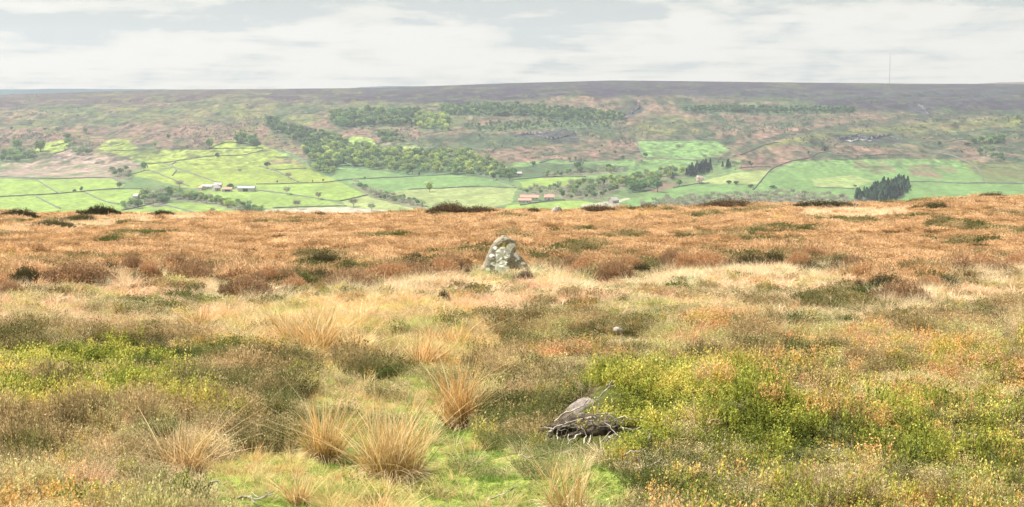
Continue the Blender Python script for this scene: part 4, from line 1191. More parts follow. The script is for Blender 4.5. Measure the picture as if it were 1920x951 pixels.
def limb_mesh(name, seed, mat, bare=False):
    rs = np.random.RandomState(seed); mb = MB()
    mb.tube([(0, 0, -.02), (.005, 0, .15), (0, .01, .35), (.01, 0, .6)], [.035, .027, .02, .012], 6)
    tips = []
    for k in range(9 if bare else 5):
        a = rs.rand() * 6.28; z = rs.uniform(.22, .5); l = rs.uniform(.22, .38)
        p0 = Vector((0, 0, z)); p1 = p0 + Vector((math.cos(a) * l * .55, math.sin(a) * l * .55, l * .5)); p2 = p1 + Vector((math.cos(a) * l * .35, math.sin(a) * l * .35, l * .55))
        mb.tube([p0, p1, p2], [.014, .010, .005], 5); tips += [(p1, a), (p2, a)]
    return mb.mesh(name, mat)


def twig_mesh(name, seed, w=.40, n=300):
    rs = np.random.RandomState(seed); g = Geo()
    d = unit(rs.normal(size=(n, 3)) * (1, 1, .8)); d[:, 2] = np.abs(d[:, 2]) * .9 - .15
    base = np.stack([0 * d[:, 0], 0 * d[:, 0], .35 + .3 * rs.rand(n)], 1) + d * w * .35 * (1, 1, .8)
    g.ribbons(base, unit(d + (0, 0, .3)), w * (.35 + .5 * rs.rand(n)), .018, rs.normal(size=(n, 3)) * .2, (.85 + .3 * rs.rand(n, 1)) * np.ones(3), np.ones(3) * (.85 + .3 * rs.rand(n, 1)), 2, rs)
    return g.mesh(name, M_OBJ)


BROAD = [crown_mesh('crown_broad_%d' % i, 40 + i, 420, 7 + i % 3, 1.0, .40 + .05 * (i % 3)) for i in range(5)]
BUSHC = [crown_mesh('crown_bush_%d' % i, 60 + i, 260, 6, .8, .55, .05, .11) for i in range(2)]
CONI = [conifer_mesh('crown_conifer_%d' % i, 50 + i, .17 + .04 * i) for i in range(3)]
BARE = [twig_mesh('twigs_bare_%d' % i, 70 + i) for i in range(3)]
LIMB = [limb_mesh('limbs_%d' % i, 80 + i, M_BARK) for i in range(3)]
LIMBB = [limb_mesh('limbs_bare_%d' % i, 90 + i, M_PALEBARK, True) for i in range(3)]
CC = {'b': [A(126, 162, 90, .68), A(142, 172, 96, .7), A(110, 148, 90, .64), A(154, 172, 108, .7)], 'd': [A(100, 138, 84, .6), A(114, 150, 88, .62), A(104, 132, 92, .6)],
      'y': [A(172, 190, 88, .74), A(190, 202, 104, .76), A(156, 180, 84, .7)], 'c': [A(52, 82, 66, .40), A(58, 88, 62, .42)], 'l': [A(100, 146, 104, .52), A(88, 134, 98, .5), A(114, 154, 112, .54)],
      'n': [A(190, 186, 164, .68), A(178, 172, 154, .64), A(170, 186, 146, .68)], 'p': [A(240, 220, 212, .8)], 's': [A(96, 124, 72, .46)]}
KIND_NAME = {'b': 'broadleaf_tree', 'd': 'broadleaf_tree', 'y': 'broadleaf_tree', 'c': 'conifer_tree', 'l': 'conifer_tree', 'n': 'bare_tree', 'p': 'blossom_tree', 's': 'shrub'}


def tree(P_, h, kind, label, group=None, wide=1.0):
    r = random
    root = empty(KIND_NAME[kind], tuple(P_), r.uniform(0, 6.28))
    root.scale = (h * wide, h * wide, h)
    if kind in 'bdyp': crown = r.choice(BROAD)
    elif kind in 'cl': crown = r.choice(CONI)
    elif kind == 's': crown = r.choice(BUSHC)
    else: crown = r.choice(BARE)
    c = link('twigs' if kind == 'n' else 'crown', crown, root)
    col = r.choice(CC[kind]) * r.uniform(.72, 1.28); c.color = (*col, 1)
    link('trunk', r.choice(LIMBB if kind == 'n' else LIMB), root)
    tag(root, label, 'shrub' if kind == 's' else 'tree', group)
    return root


SINGLE = [
    # u, base row, height px, kind, width, label
    (32, 281, 18, 'b', 1.3, 'round green tree at the top of the small wood beside the bracken'),
    (76, 285, 22, 'b', 1.4, 'broad green tree in the corner of the little walled field'),
    (128, 268, 17, 'b', 1.0, 'tall green tree at the upper end of the two short walls'),
    (224, 353, 12, 'b', 1.1, 'round tree by the wall under the bracken patch'),
    (153, 360, 10, 'd', .8, 'small dark tree on the long wall between two pastures'),
    (140, 361, 6, 's', 1.3, 'low hedge bush beside the small dark tree on the long wall'),
    (337, 354, 18, 'n', 1.3, 'grey leafless tree in the field above the cottage'),
    (393, 278, 18, 'b', 1.0, 'tree at the bracken edge above the walled pastures'),
    (407, 298, 11, 'b', 1.1, 'small tree on the sunny wall below the bracken'),
    (482, 278, 14, 'b', 1.2, 'tree where the long wall climbs into the wood'),
    (290, 276, 10, 'y', 1.0, 'small yellow green tree on the moor side of the top wall'),
    (270, 319, 14, 'b', 1.1, 'tree at the meeting of walls beside the bracken slope'),
    (450, 324, 8, 'n', 1.4, 'low leafless bush alone in the big bright field'),
    (501, 317, 12, 'd', 1.3, 'round dark bush tree beside the brown track through the field'),
    (541, 336, 14, 'n', 1.1, 'small bare tree below the brown track'),
    (538, 366, 18, 'n', 1.1, 'bare tree standing in the middle pasture nearest the farm lane'),
    (597, 375, 17, 'n', 1.0, 'bare tree standing on the curving wall of the middle pasture'),
    (557, 392, 20, 'n', 1.1, 'ghostly pale bare tree above the ploughed strip'),
    (663, 388, 18, 'n', 1.3, 'spreading bare tree at the end of the short cross wall'),
    (697, 396, 16, 'n', 1.3, 'faint bare tree below the pale pasture'),
    (805, 360, 18, 'y', 1.0, 'lone pale leafy tree on the straight wall of the wide pasture'),
    (520, 345, 6, 'd', .8, 'first of the dark shrubs dotted along the long valley wall'),
    (586, 343, 5, 'd', .8, 'dark shrub in the middle of the long valley wall'),
    (606, 342, 6, 'd', .8, 'dark shrub just before the wall meets the hedge'),
    (684, 338, 6, 'd', .8, 'dark shrub past the hedge on the long valley wall'),
    (786, 331, 9, 'c', .9, 'tiny dark conifer on the wall under the valley wood'),
    (684, 313, 11, 'c', .9, 'small dark conifer at the lower edge of the valley wood'),
    (399, 400, 11, 'n', 1.3, 'pale bare tree just above the moor crest'),
    (427, 385, 14, 'b', 1.1, 'round leafy tree above the hedge below the farm'),
    (467, 388, 14, 'n', 1.2, 'bare round tree in the field below the farm'),
    (955, 340, 16, 'b', 1.2, 'large green tree at the corner of the wide pasture'),
    (925, 338, 14, 'b', 1.2, 'tree beside the large one at the lower end of the wood'),
    (1085, 322, 18, 'd', 1.1, 'large round dark green tree alone in the pasture'),
    (1210, 299, 12, 'd', 1.1, 'dark round tree at the foot of the square walled field'),
    (1233, 361, 22, 'b', 1.2, 'round green tree on the pink bank above the crest'),
    (1274, 349, 12, 'b', 1.2, 'small round tree beside the pink bank'),
    (1312, 345, 14, 'p', 1.3, 'pinkish white blossom tree by the field wall'),
    (1367, 346, 8, 's', 1.5, 'first of a pair of dark bushes in the pasture'),
    (1380, 346, 7, 's', 1.7, 'second of a pair of dark bushes in the pasture'),
    (1407, 352, 7, 's', 1.8, 'dark bush at the foot of the climbing wall'),
    (1450, 353, 6, 's', 2.2, 'long low dark bush in the field beyond the climbing wall'),
    (1409, 315, 9, 'd', 1.2, 'small dark tree on the bracken slope above the conifers'),
    (1405, 307, 6, 's', 1.5, 'low bush above the small dark tree on the bracken slope'),
    (1516, 292, 8, 'd', .9, 'tiny tree on the bracken above the climbing wall'),
    (1546, 284, 9, 's', 1.6, 'dark bush where the wall turns at its highest point'),
    (1603, 354, 7, 'd', 1.4, 'round dark bush at the end of the wall beside the plantation'),
    (1761, 275, 11, 'd', .9, 'lone tree below the end of the upper wall on the hill'),
    (1812, 273, 6, 's', 2.0, 'low bush near the hilltop copse'),
    (1068, 304, 8, 'b', 1.0, 'small tree on the wall below the pink bracken'),
    (1079, 302, 8, 'b', 1.0, 'small tree beside its twin on the wall below the pink bracken'),
    (1153, 290, 8, 'd', 1.0, 'tiny dark tree in the middle of the pink bracken'),
    (1124, 288, 6, 'd', 1.0, 'tiniest dark tree in the pink bracken'),
    (1168, 300, 8, 'b', 1.0, 'tree at the lower edge of the pink bracken'),
    (1000, 312, 9, 'b', 1.5, 'spreading tree in the pasture corner under the bracken'),
    (1260, 320, 10, 'y', 1.4, 'pale leafy tree below the square walled field'),
    (1321, 298, 9, 'n', 1.3, 'grey tree at the corner of the square walled field'),
    (1261, 338, 14, 'c', .8, 'dark narrow conifer standing before the larger conifers'),
    (1133, 353, 16, 'c', .8, 'dark narrow conifer in the pale valley wood'),
    (1106, 347, 14, 'n', 1.3, 'bare spreading tree on the edge of the valley wood'),
    (1071, 350, 16, 'n', 1.2, 'bare tree standing in the green field above the red roofed farm'),
    (22, 246, 8, 'b', 1.1, 'small tree on the scrubby slope above the small wood'),
    (160, 250, 9, 'b', 1.2, 'pale green tree alone on the open bracken slope'),
    (107, 248, 9, 'b', 1.0, 'tree in the middle of the scrubby moor slope'),
    (84, 248, 8, 'd', 1.2, 'dark bushy tree on the scrubby moor slope'),
    (316, 261, 9, 'b', 1.2, 'green bush on the bracken above the top wall'),
]
pp = hit_far([t_[0] for t_ in SINGLE], [t_[1] for t_ in SINGLE])
for t_, P_ in zip(SINGLE, pp):
    tree(P_, t_[2] / F * P_[1] * 1.08, t_[3], t_[5], 'single trees in the valley' if t_[3] != 's' else 'shrubs in the valley', t_[4])

WOOD_LABEL = {
    'bdd': 'one of the dark green trees in the hanging wood on the hillside', 'bdb': 'one of the trees in the level wood high under the moor', 'yyb': 'one of the yellow green trees at the end of the hanging wood', 'bbn': 'one of the mixed trees scattered below the hanging wood',
    'bby': 'one of the rounded leafy trees filling the valley side wood', 'yy': 'one of the pale yellow trees at the top of the valley wood', 'bb': 'one of the leafy trees in a small dense copse',
    'bn': 'one of the loose trees straggling down beside the bracken', 'nnb': 'one of the grey barely leafed trees along the valley bottom', 'b': 'one of the trees in the dark clump where the wall ends',
    'bbyn': 'one of the hedge trees lining the lane below the farm', 'nb': 'one of the small trees along the pasture hedge', 'nby': 'one of the mixed budding trees below the conifers',
    'c': 'one of the dark pointed conifers in the group above the valley', 'nn': 'one of the leafless grey trees just over the moor crest', 'cll': 'one of the tall trees of the square conifer plantation',
    'db': 'one of the dark scattered trees under the far moor', 'nd': 'one of the dim trees scattered over the rocky slope', 'dd': 'one of the dark trees in the strip below the far moor'}
allpts = []
for wi, (kinds, hp, spc, poly) in enumerate(WOODS):
    pl = np.array(poly, float)
    x0, y0 = pl.min(0); x1, y1 = pl.max(0)
    gx, gy = np.meshgrid(np.arange(x0, x1 + spc, spc * .8), np.arange(y0, y1 + 5, max(spc * .36, 2.6)))
    gx = gx.ravel() + RS.uniform(-.5, .5, gx.size) * spc; gy = gy.ravel() + RS.uniform(-.5, .5, gy.size) * spc * .35
    ok = pip(gx, gy, pl)
    for a_, b_ in zip(gx[ok], gy[ok]):
        allpts.append((b_, a_, kinds, hp * random.uniform(.75, 1.3)))
print('  wood trees', len(allpts))
# 230 of them one by one, the ones that show largest; the rest are the far-off wood
allpts.sort(key=lambda q: -(q[3] + .02 * q[0]))
P_all = hit_far([q[1] for q in allpts], [q[0] for q in allpts])
NIND = 236
for (vb, u, kinds, hp), P_ in list(zip(allpts, P_all))[:NIND]:
    k = random.choice(kinds)
    tree(P_, hp / F * P_[1], k, WOOD_LABEL[kinds], WOOD_LABEL[kinds].replace('one of the ', ''), random.uniform(.8, 1.6) if k not in 'cl' else random.uniform(.95, 1.35))


def obj_to_inst(me_, name):
    m = me_.copy(); m.name = name; m.materials.clear(); m.materials.append(M_INST); return m


TREES_I = [obj_to_inst(m_, 'wood_crown_%d' % i) for i, m_ in enumerate(BROAD + CONI + BARE + BUSHC)]
C_trees = tmpl_coll('wood_trees', TREES_I)
rest = list(zip(allpts, P_all))[NIND:]
n = len(rest)
PI_ = np.array([r_[1] for r_ in rest]); kk = [random.choice(r_[0][2]) for r_ in rest]
hh = np.array([r_[0][3] for r_ in rest]) / F * PI_[:, 1]
ix = np.array([{'c': 5, 'l': 6, 'n': 8}.get(k, 0) + (random.randint(0, 4) if k in 'bdy' else random.randint(0, 1)) for k in kk])
tn = np.array([random.choice(CC[k]) * random.uniform(.7, 1.2) for k in kk])
scatter('distant_wood', 'far off woodland massed over the valley side between the single trees', 'woodland', PI_, jitter_rot(n, .03), np.stack([hh * 1.15, hh * 1.15, hh], 1), tn, ix, C_trees)

# gorse and scrub specks over the rough slopes
n = 26000
us = RS.uniform(-150, 2070, n); vs = RS.uniform(176, 320, n)
dens = np.clip(.12 + 2.6 * fbm(us / 60, vs / 16, 401, 4), 0, .8) * np.interp(vs, [176, 200, 240, 290, 320], [.25, .7, 1, .5, .15])
for col_, wob_, st_, poly_ in FAR_POLYS:
    if col_ is GR_Y or col_ is GR_G or col_ is GR_B or col_ is GR_P or col_ is BRACK_P:
        dens = np.where(pip(us, vs, poly_), dens * .06, dens)
ok = RS.rand(n) < dens
us, vs = us[ok], vs[ok]
PS = hit_far(us, vs, step=8)
n = len(PS); hh = RS.uniform(.8, 3.2, n)
tn = mixc([A(96, 118, 78, .55), A(130, 148, 88, .6), A(140, 124, 104, .56), A(110, 134, 76, .56)], RS.rand(n))
scatter('hillside_scrub', 'low scrub and gorse speckling the rough far slopes', 'scrub', PS, jitter_rot(n, .05), np.stack([hh * 1.5, hh * 1.2, hh], 1), tn, RS.randint(11, 13, n), C_trees)
print('t trees', time.time() - T0)

# rocks of the crags: pale faces
def crag(name, pts_px, hgt, label, mat, seed):
    rs = np.random.RandomState(seed)
    P_ = hit_far([p_[0] for p_ in pts_px], [p_[1] for p_ in pts_px])
    n = len(P_) * 6; t = np.linspace(0, len(P_) - 1, n)
    Q = np.stack([np.interp(t, np.arange(len(P_)), P_[:, k]) for k in range(3)], 1); base = P_.mean(0)
    e = np.sin(np.pi * np.clip(np.linspace(0, 1, n), .02, .98)) ** .4
    top = hgt * e * (.35 + 1.5 * rs.rand(n)) ; prof = [(-.9, -2.5, 0), (-.55, 0, .45), (-.25, 0, .95), (.3, 0, 1.0), (1.6, 0, .35), (2.4, -2.5, 0)]
    rings = []
    for dy, dz, fz in prof:
        q = Q - base; q[:, 1] += hgt * (dy + .45 * rs.normal(size=n)); q[:, 0] += rs.normal(size=n) * 1.2; q[:, 2] += dz + top * fz * (.8 + .4 * rs.rand(n)); rings.append(q)
    V_ = np.stack(rings, 1).reshape(-1, 3); k = len(prof); f = []
    for i in range(n - 1):
        for j in range(k):
            f.append((i * k + j, (i + 1) * k + j, (i + 1) * k + (j + 1) % k, i * k + (j + 1) % k))
    o = link(name, mesh_np(name, V_, np.array(f), mat), loc=tuple(base)); tag(o, label, 'crag')


M_CRAG = rough_mat('crag_rock', (.06, .06, .07), (.16, .155, .16), .2, .6, dist=1.)
M_CRAGP = rough_mat('crag_pale', (.25, .23, .22), (.5, .47, .44), .3, .6, dist=1.)
crag('crag', [(965 + i * 9, 257 - 5 * math.sin(i * .6)) for i in range(13)], 3.6, 'dark rocky crag above the pink bracken in mid valley', M_CRAG, 1)
crag('crag', [(1562 + i * 8, 259 + 3 * math.sin(i * .9)) for i in range(17)], 3.4, 'long dark crag near the top of the nearer hill', M_CRAG, 2)
crag('pale_rock_face', [(1585 + i * 12, 264 + 2 * math.sin(i * 2.1)) for i in range(6)], 1.7, 'pale boulders fallen below the long crag of the nearer hill', M_CRAGP, 3)
crag('pale_rock_face', [(1000, 252), (1008, 250), (1016, 251), (1030, 249)], 1.8, 'pale rock faces on the crest of the mid valley crag', M_CRAGP, 4)
crag('crag', [(1190, 190), (1196, 197), (1200, 203), (1190, 208), (1184, 214)], 4.2, 'steep dark landslip scar under the far moor', M_CRAG, 5)
crag('crag', [(1722 + i * 4, 196 + i * 4) for i in range(6)], 4.0, 'dark scar beneath the moor behind the nearer hill', M_CRAG, 6)

# ------------------------------------------------------------------ drystone walls
def wall(pts_px, label, hgt=1.35, thick=1.1, name='drystone_wall', mat=None):
    us, vs = [], []
    for (a0, b0), (a1, b1) in zip(pts_px[:-1], pts_px[1:]):
        n = max(2, int(math.hypot(a1 - a0, b1 - b0) / 4))
        for k in range(n):
            us.append(a0 + (a1 - a0) * k / n); vs.append(b0 + (b1 - b0) * k / n)
    us.append(pts_px[-1][0]); vs.append(pts_px[-1][1])
    us = np.array(us); vs = np.array(vs)
    vs[1:-1] += fbm(us / 14, vs / 14, 7, 2)[1:-1] * 1.2
    P_ = hit_far(us, vs, step=2.0)
    # smooth the distance along the line
    Yk = np.convolve(np.pad(P_[:, 1], 2, mode='edge'), np.ones(5) / 5, 'valid')
    Xk = P_[:, 0] / P_[:, 1] * Yk
    Zk = far_ground(Xk, Yk)
    base = np.array([Xk[0], Yk[0], Zk[0]])
    P_ = np.stack([Xk, Yk, Zk], 1) - base
    d = np.gradient(P_[:, :2], axis=0); d = d / np.maximum(np.linalg.norm(d, axis=1, keepdims=True), 1e-6)
    nn = np.stack([-d[:, 1], d[:, 0]], 1)
    hh_ = hgt * (.9 + .35 * RS.rand(len(P_)))
    V_ = []
    for off, zz in ((-.5, -1), (-.38, 1), (.38, 1), (.5, -1)):
        q = P_.copy(); q[:, :2] += nn * off * thick; q[:, 2] += hh_ if zz > 0 else -1.5
        V_.append(q)
    V_ = np.stack(V_, 1).reshape(-1, 3); n = len(P_)
    f = []
    for i in range(n - 1):
        for k in range(4):
            f.append((i * 4 + k, i * 4 + (k + 1) % 4, (i + 1) * 4 + (k + 1) % 4, (i + 1) * 4 + k))
    f.append((0, 3, 2, 1)); f.append(((n - 1) * 4, (n - 1) * 4 + 1, (n - 1) * 4 + 2, (n - 1) * 4 + 3))
    o = link(name, mesh_np(name, V_, np.array(f), mat or M_DRYWALL), loc=tuple(base))
    tag(o, label, 'wall', 'drystone walls of the valley fields')


WALLS = [
    ([(-60, 331), (0, 332), (105, 336), (207, 333), (234, 346)], 'wall along the foot of the grey bracken patch'),
    ([(-60, 372), (0, 370), (108, 364), (162, 359), (227, 354), (267, 355)], 'long wall between the two rows of pastures nearest the moor crest'),
    ([(67, 337), (88, 350), (109, 364)], 'short slanting wall dividing the upper pastures below the bracken'),
    ([(68, 369), (92, 382), (114, 393)], 'short slanting wall running down behind the skyline heather'),
    ([(159, 361), (180, 372), (199, 380), (224, 384)], 'wall slanting down to the copse from the small dark tree'),
    ([(244, 329), (262, 323), (278, 319), (300, 328), (321, 336), (355, 351)], 'wall from the grey copse down to the farm'),
    ([(275, 308), (310, 306), (352, 299), (397, 293), (454, 292), (480, 286), (494, 281)], 'thick dark wall curving below the top pastures'),
    ([(304, 306), (327, 315), (360, 326), (412, 344)], 'wall running down the bright field to the farm'),
    ([(330, 303), (322, 310), (331, 320), (323, 332)], 'short kinked wall linking two bright fields'),
    ([(304, 278), (350, 280), (392, 281), (405, 272), (420, 267), (457, 268)], 'wall along the upper edge of the yellow pastures'),
    ([(405, 279), (440, 279), (482, 280)], 'short wall under the dark clump of trees'),
    ([(96, 275), (112, 272), (128, 267)], 'upper of two short dark walls by the broad green tree'),
    ([(100, 289), (116, 285), (131, 279)], 'lower of two short dark walls by the broad green tree'),
    ([(199, 284), (230, 283), (264, 281)], 'wall across the yellow ground below the bracken knoll'),
    ([(200, 270), (212, 276), (240, 268)], 'short wall on the bracken knoll'),
    ([(295, 382), (330, 390), (372, 402)], 'wall below the red roofed cottage'),
    ([(227, 396), (255, 390), (287, 382)], 'short wall rising to the cottage'),
    ([(480, 346), (540, 345), (605, 343), (650, 338), (679, 336), (767, 332), (820, 329), (872, 326)], 'longest wall running level across the valley pastures'),
    ([(872, 326), (900, 327), (930, 337), (963, 350)], 'wall bending down from the wood to the large green tree'),
    ([(764, 356), (820, 354), (892, 350), (968, 353)], 'straight dark wall through the wide pale pasture'),
    ([(480, 357), (530, 363), (574, 370), (633, 379), (665, 372), (690, 366)], 'curved wall enclosing the middle pasture'),
    ([(511, 320), (540, 318), (574, 317)], 'short dark wall above the brown track'),
    ([(517, 281), (551, 292), (565, 300), (579, 308)], 'wall beside the wood climbing to the dark clump'),
    ([(517, 219), (542, 214), (582, 213)], 'highest short wall beside the hanging wood'),
    ([(710, 269), (747, 263), (775, 269), (801, 275), (823, 286)], 'wall on the bracken above the valley wood'),
    ([(486, 312), (520, 322), (560, 343)], 'wall below the brown track in the bright field'),
    ([(511, 391), (560, 389), (650, 387)], 'wall above the ploughed strip'),
    ([(660, 343), (700, 363), (740, 376), (800, 389)], 'hedged wall slanting below the longest wall'),
    ([(1195, 265), (1240, 265), (1275, 264), (1315, 265)], 'top wall of the square field below the rough hillside'),
    ([(1195, 265), (1199, 280), (1204, 296)], 'steep side wall of the square field'),
    ([(1204, 296), (1261, 298), (1309, 302)], 'bottom wall of the square field'),
    ([(1011, 307), (1030, 300), (1045, 298), (1060, 301), (1074, 305)], 'arched wall under the pink bracken'),
    ([(960, 337), (985, 336), (1017, 333), (1060, 331), (1099, 332)], 'wall above the green field over the red roofed farm'),
    ([(975, 386), (1010, 380), (1045, 376), (1060, 376)], 'wall in front of the red roofed farm'),
    ([(1411, 358), (1425, 342), (1445, 318), (1470, 307), (1491, 301), (1516, 298), (1530, 290), (1543, 284), (1570, 291), (1599, 294), (1642, 291), (1706, 291)], 'long wall climbing over the nearer hill'),
    ([(1706, 341), (1740, 341), (1788, 344), (1850, 344), (1917, 345), (2000, 348)], 'dark level wall beside the conifer plantation'),
    ([(1749, 285), (1792, 294), (1824, 309), (1838, 322), (1845, 342)], 'curved wall dropping round the side of the nearer hill'),
    ([(1531, 353), (1565, 353), (1602, 355)], 'low wall ending at the round bush'),
    ([(1770, 268), (1795, 263), (1820, 261)], 'short wall below the hilltop copse'),
    ([(1387, 293), (1405, 285), (1430, 273), (1460, 267)], 'wall up the shoulder of the nearer hill'),
    ([(1385, 316), (1420, 313), (1445, 313)], 'wall across the foot of the pink bracken slope'),
    ([(1262, 353), (1310, 344), (1330, 344)], 'wall under the blossom tree'),
]
for w_, lab in WALLS:
    wall(w_, lab)
print('t walls', time.time() - T0)

# ------------------------------------------------------------------ farm buildings
M_WALLS = rough_mat('sandstone_wall', (.32, .29, .25), (.48, .44, .38), 1.2, .3)
M_WHITEW = rough_mat('whitewashed_wall', (.42, .40, .36), (.58, .55, .50), 1.0, .2)
M_TILE = rough_mat('clay_tile_roof', (.42, .20, .15), (.60, .32, .25), 1.5, .4)
M_SHEET = rough_mat('pale_sheet_roof', (.30, .31, .31), (.44, .45, .45), .6, .1)
M_SLATE = rough_mat('weathered_roof', (.36, .32, .30), (.5, .46, .43), .8, .3)
M_DARK = rough_mat('dark_opening', (.02, .02, .025), (.05, .05, .05), 1., 0)


def building(u, vb, wpx, dep, eh, rh, yaw, wm, rm, name, label, cat, doors=1, wins=2, chim=0, open_bay=0):
    P_ = hit_far([u], [vb])[0]; W = wpx / F * P_[1]; D = dep
    root = empty(name, tuple(P_), yaw); tag(root, label, cat)
    hx, hy = W / 2, D / 2
    mb = MB()
    v_ = [(-hx, -hy, -2), (hx, -hy, -2), (hx, hy, -2), (-hx, hy, -2), (-hx, -hy, eh), (hx, -hy, eh), (hx, hy, eh), (-hx, hy, eh), (-hx, 0, eh + rh), (hx, 0, eh + rh)]
    mb.add(v_, [(0, 3, 2, 1), (0, 1, 5, 4), (2, 3, 7, 6), (1, 2, 6, 9, 5), (3, 0, 4, 8, 7), (4, 5, 9, 8), (7, 8, 9, 6)])
    mb.build('wall', wm, root)
    mb = MB(); e = .5; t = .25; k = rh / hy
    for sg in (-1, 1):
        lo = (hy + e) * sg; zl = eh - e * k
        mb.add([(-hx - e, lo, zl + .03), (hx + e, lo, zl + .03), (hx + e, 0, eh + rh + .03), (-hx - e, 0, eh + rh + .03),
                (-hx - e, lo, zl + t), (hx + e, lo, zl + t), (hx + e, 0, eh + rh + t), (-hx - e, 0, eh + rh + t)],
               [(0, 1, 2, 3), (7, 6, 5, 4), (0, 4, 5, 1), (1, 5, 6, 2), (2, 6, 7, 3), (3, 7, 4, 0)])
    rf = mb.build('roof', rm, root)
    for c_ in range(chim):
        x = hx * (-.8 + 1.6 * c_ / max(1, chim - 1)) if chim > 1 else hx * .8
        m3 = MB(); m3.box(x - .5, x + .5, -.4, .4, eh + rh - .6, eh + rh + 1.6); m3.box(x - .2, x + .2, -.2, .2, eh + rh + 1.605, eh + rh + 2.1); m3.build('chimney', wm, rf)
    for d_ in range(doors):
        x = hx * (-.1 + .5 * d_); m3 = MB(); w2, h2 = (hx * .32, eh * .8) if open_bay else (.6, 2.1)
        m3.box(x - w2, x + w2, -hy - .06, -hy + .1, 0, h2); m3.build('door', M_DARK, root)
    for w_ in range(wins):
        x = -hx * .8 + w_ * (1.6 * hx / max(1, wins - 1)) if wins > 1 else -hx * .6
        m3 = MB(); m3.box(x - .55, x + .55, -hy - .05, -hy + .1, eh * .5, eh * .5 + 1.2); m3.build('window', M_DARK, root)
    return root


building(463, 359, 30, 16, 5, 2.2, .03, M_WHITEW, M_SHEET, 'cattle_shed', 'largest farm shed with a pale roof at the end of the farmstead', 'shed', 1, 0, 0, 1)
building(448, 357, 12, 10, 3.5, 2.5, .9, M_WALLS, M_SLATE, 'farm_barn', 'small stone barn against the large pale shed', 'barn', 1, 0)
building(392, 355, 26, 9, 4, 2.6, -.03, M_WHITEW, M_SHEET, 'long_barn', 'long pale roofed barn at the back of the farmstead', 'barn', 1, 3)
building(379, 357, 12, 8, 3.5, 3, -.9, M_WALLS, M_TILE, 'tiled_outbuilding', 'red tiled outbuilding at the lane end of the farmstead', 'barn', 1, 1)
building(405, 358, 12, 9, 4.5, 4, .8, M_WALLS, M_SLATE, 'farmhouse', 'grey roofed farmhouse in the middle of the farmstead', 'house', 1, 3, 1)
building(409, 352, 14, 8, 4.5, 3, 0, M_WHITEW, M_SLATE, 'farm_cottage', 'pale cottage highest in the farmstead beside the dark trees', 'house', 1, 2, 1)
building(426, 359, 18, 9, 3.5, 2.5, 0.05, M_WHITEW, M_TILE, 'open_barn', 'red and white open fronted barn before the farmyard', 'barn', 2, 0, 0, 1)
building(304, 377, 9, 7, 4, 3, .1, M_WALLS, M_TILE, 'stone_cottage', 'red roofed cottage among the hedge trees', 'house', 1, 1, 1)
building(256, 373, 9, 7, 4, 3, -.2, M_WALLS, M_SLATE, 'stone_barn', 'small grey barn half hidden by the cottage trees', 'barn', 1, 1)
building(993, 376, 34, 9, 4.2, 3, -.05, M_WHITEW, M_TILE, 'long_farmhouse', 'long red roofed farmhouse in the valley bottom', 'house', 1, 5, 1)
building(984, 380, 24, 7, 3, 2.4, -.05, M_WHITEW, M_TILE, 'lean_barn', 'low red roofed barn in front of the long farmhouse', 'barn', 2, 2)
building(1030, 376, 18, 9, 4.5, 3.4, -.05, M_WHITEW, M_TILE, 'red_roofed_house', 'white house with bright red roof and chimneys beside the long farmhouse', 'house', 1, 3, 2)
building(1150, 381, 18, 9, 4, 4, .8, M_WALLS, M_SLATE, 'ruined_barn', 'pinkish stone barn just over the moor crest', 'barn', 1, 1)
building(973, 329, 10, 6, 3, 2.4, 0, M_WALLS, M_SLATE, 'field_barn', 'tiny field barn above the large green tree', 'barn', 1, 0)

tree(hit_far([431], [353])[0], 7, 'd', 'dark tree behind the farm buildings', 'single trees in the valley', 1.6)
tree(hit_far([434], [354])[0], 8, 'd', 'round dark tree crowding the farm cottage', 'single trees in the valley', 1.4)

# ------------------------------------------------------------------ mast
Ym = 5600.0; xm = float(sa(1667.5, 160)) * Ym
root = empty('radio_mast', (xm, Ym, -25))
tag(root, 'very tall thin guyed mast on the horizon beyond the moor', 'mast')
M_STEEL = rough_mat('mast_steel', (.10, .10, .11), (.2, .2, .21), .05, 0)
ztop = Ym * float(sv(100)) + 25
mb = MB()
for k in range(3):
    a_ = k * 2.094
    mb.tube([(math.cos(a_) * 1.1, math.sin(a_) * 1.1, 0), (math.cos(a_) * 1.1, math.sin(a_) * 1.1, ztop - 25)], .22, 6)
z = 0
while z < ztop - 30:
    for k in range(3):
        a0, a1 = k * 2.094, (k + 1) * 2.094
        mb.tube([(math.cos(a0) * 1.1, math.sin(a0) * 1.1, z), (math.cos(a1) * 1.1, math.sin(a1) * 1.1, z + 5)], .12, 4)
    z += 5
mb.build('lattice_column', M_STEEL, root)
mb = MB(); mb.tube([(0, 0, ztop - 25), (0, 0, ztop)], [.8, .4], 8); mb.build('antenna', M_STEEL, root)
for k in range(3):
    for zz in (.45, .9):
        a_ = k * 2.094 + .5; mb = MB(); mb.tube([(0, 0, ztop * zz), (math.cos(a_) * 130, math.sin(a_) * 130, 0)], .05, 4); mb.build('guy_wire', M_STEEL, root)

# ------------------------------------------------------------------ haze
HAZE_D = 0.85e-4
mb = MB(); mb.box(-5000, 5000, -1500, 7300, -320, 300)
m, nt, N, L = newmat('valley_haze')
out = N.new('ShaderNodeOutputMaterial'); pv = N.new('ShaderNodeVolumePrincipled')
pv.inputs['Color'].default_value = (.72, .785, .88, 1); pv.inputs['Density'].default_value = HAZE_D; pv.inputs['Anisotropy'].default_value = .2
L.new(pv.outputs[0], out.inputs['Volume'])
hz = mb.build('haze', m); tag(hz, 'thin pale haze filling the valley air', 'haze', kind='stuff')

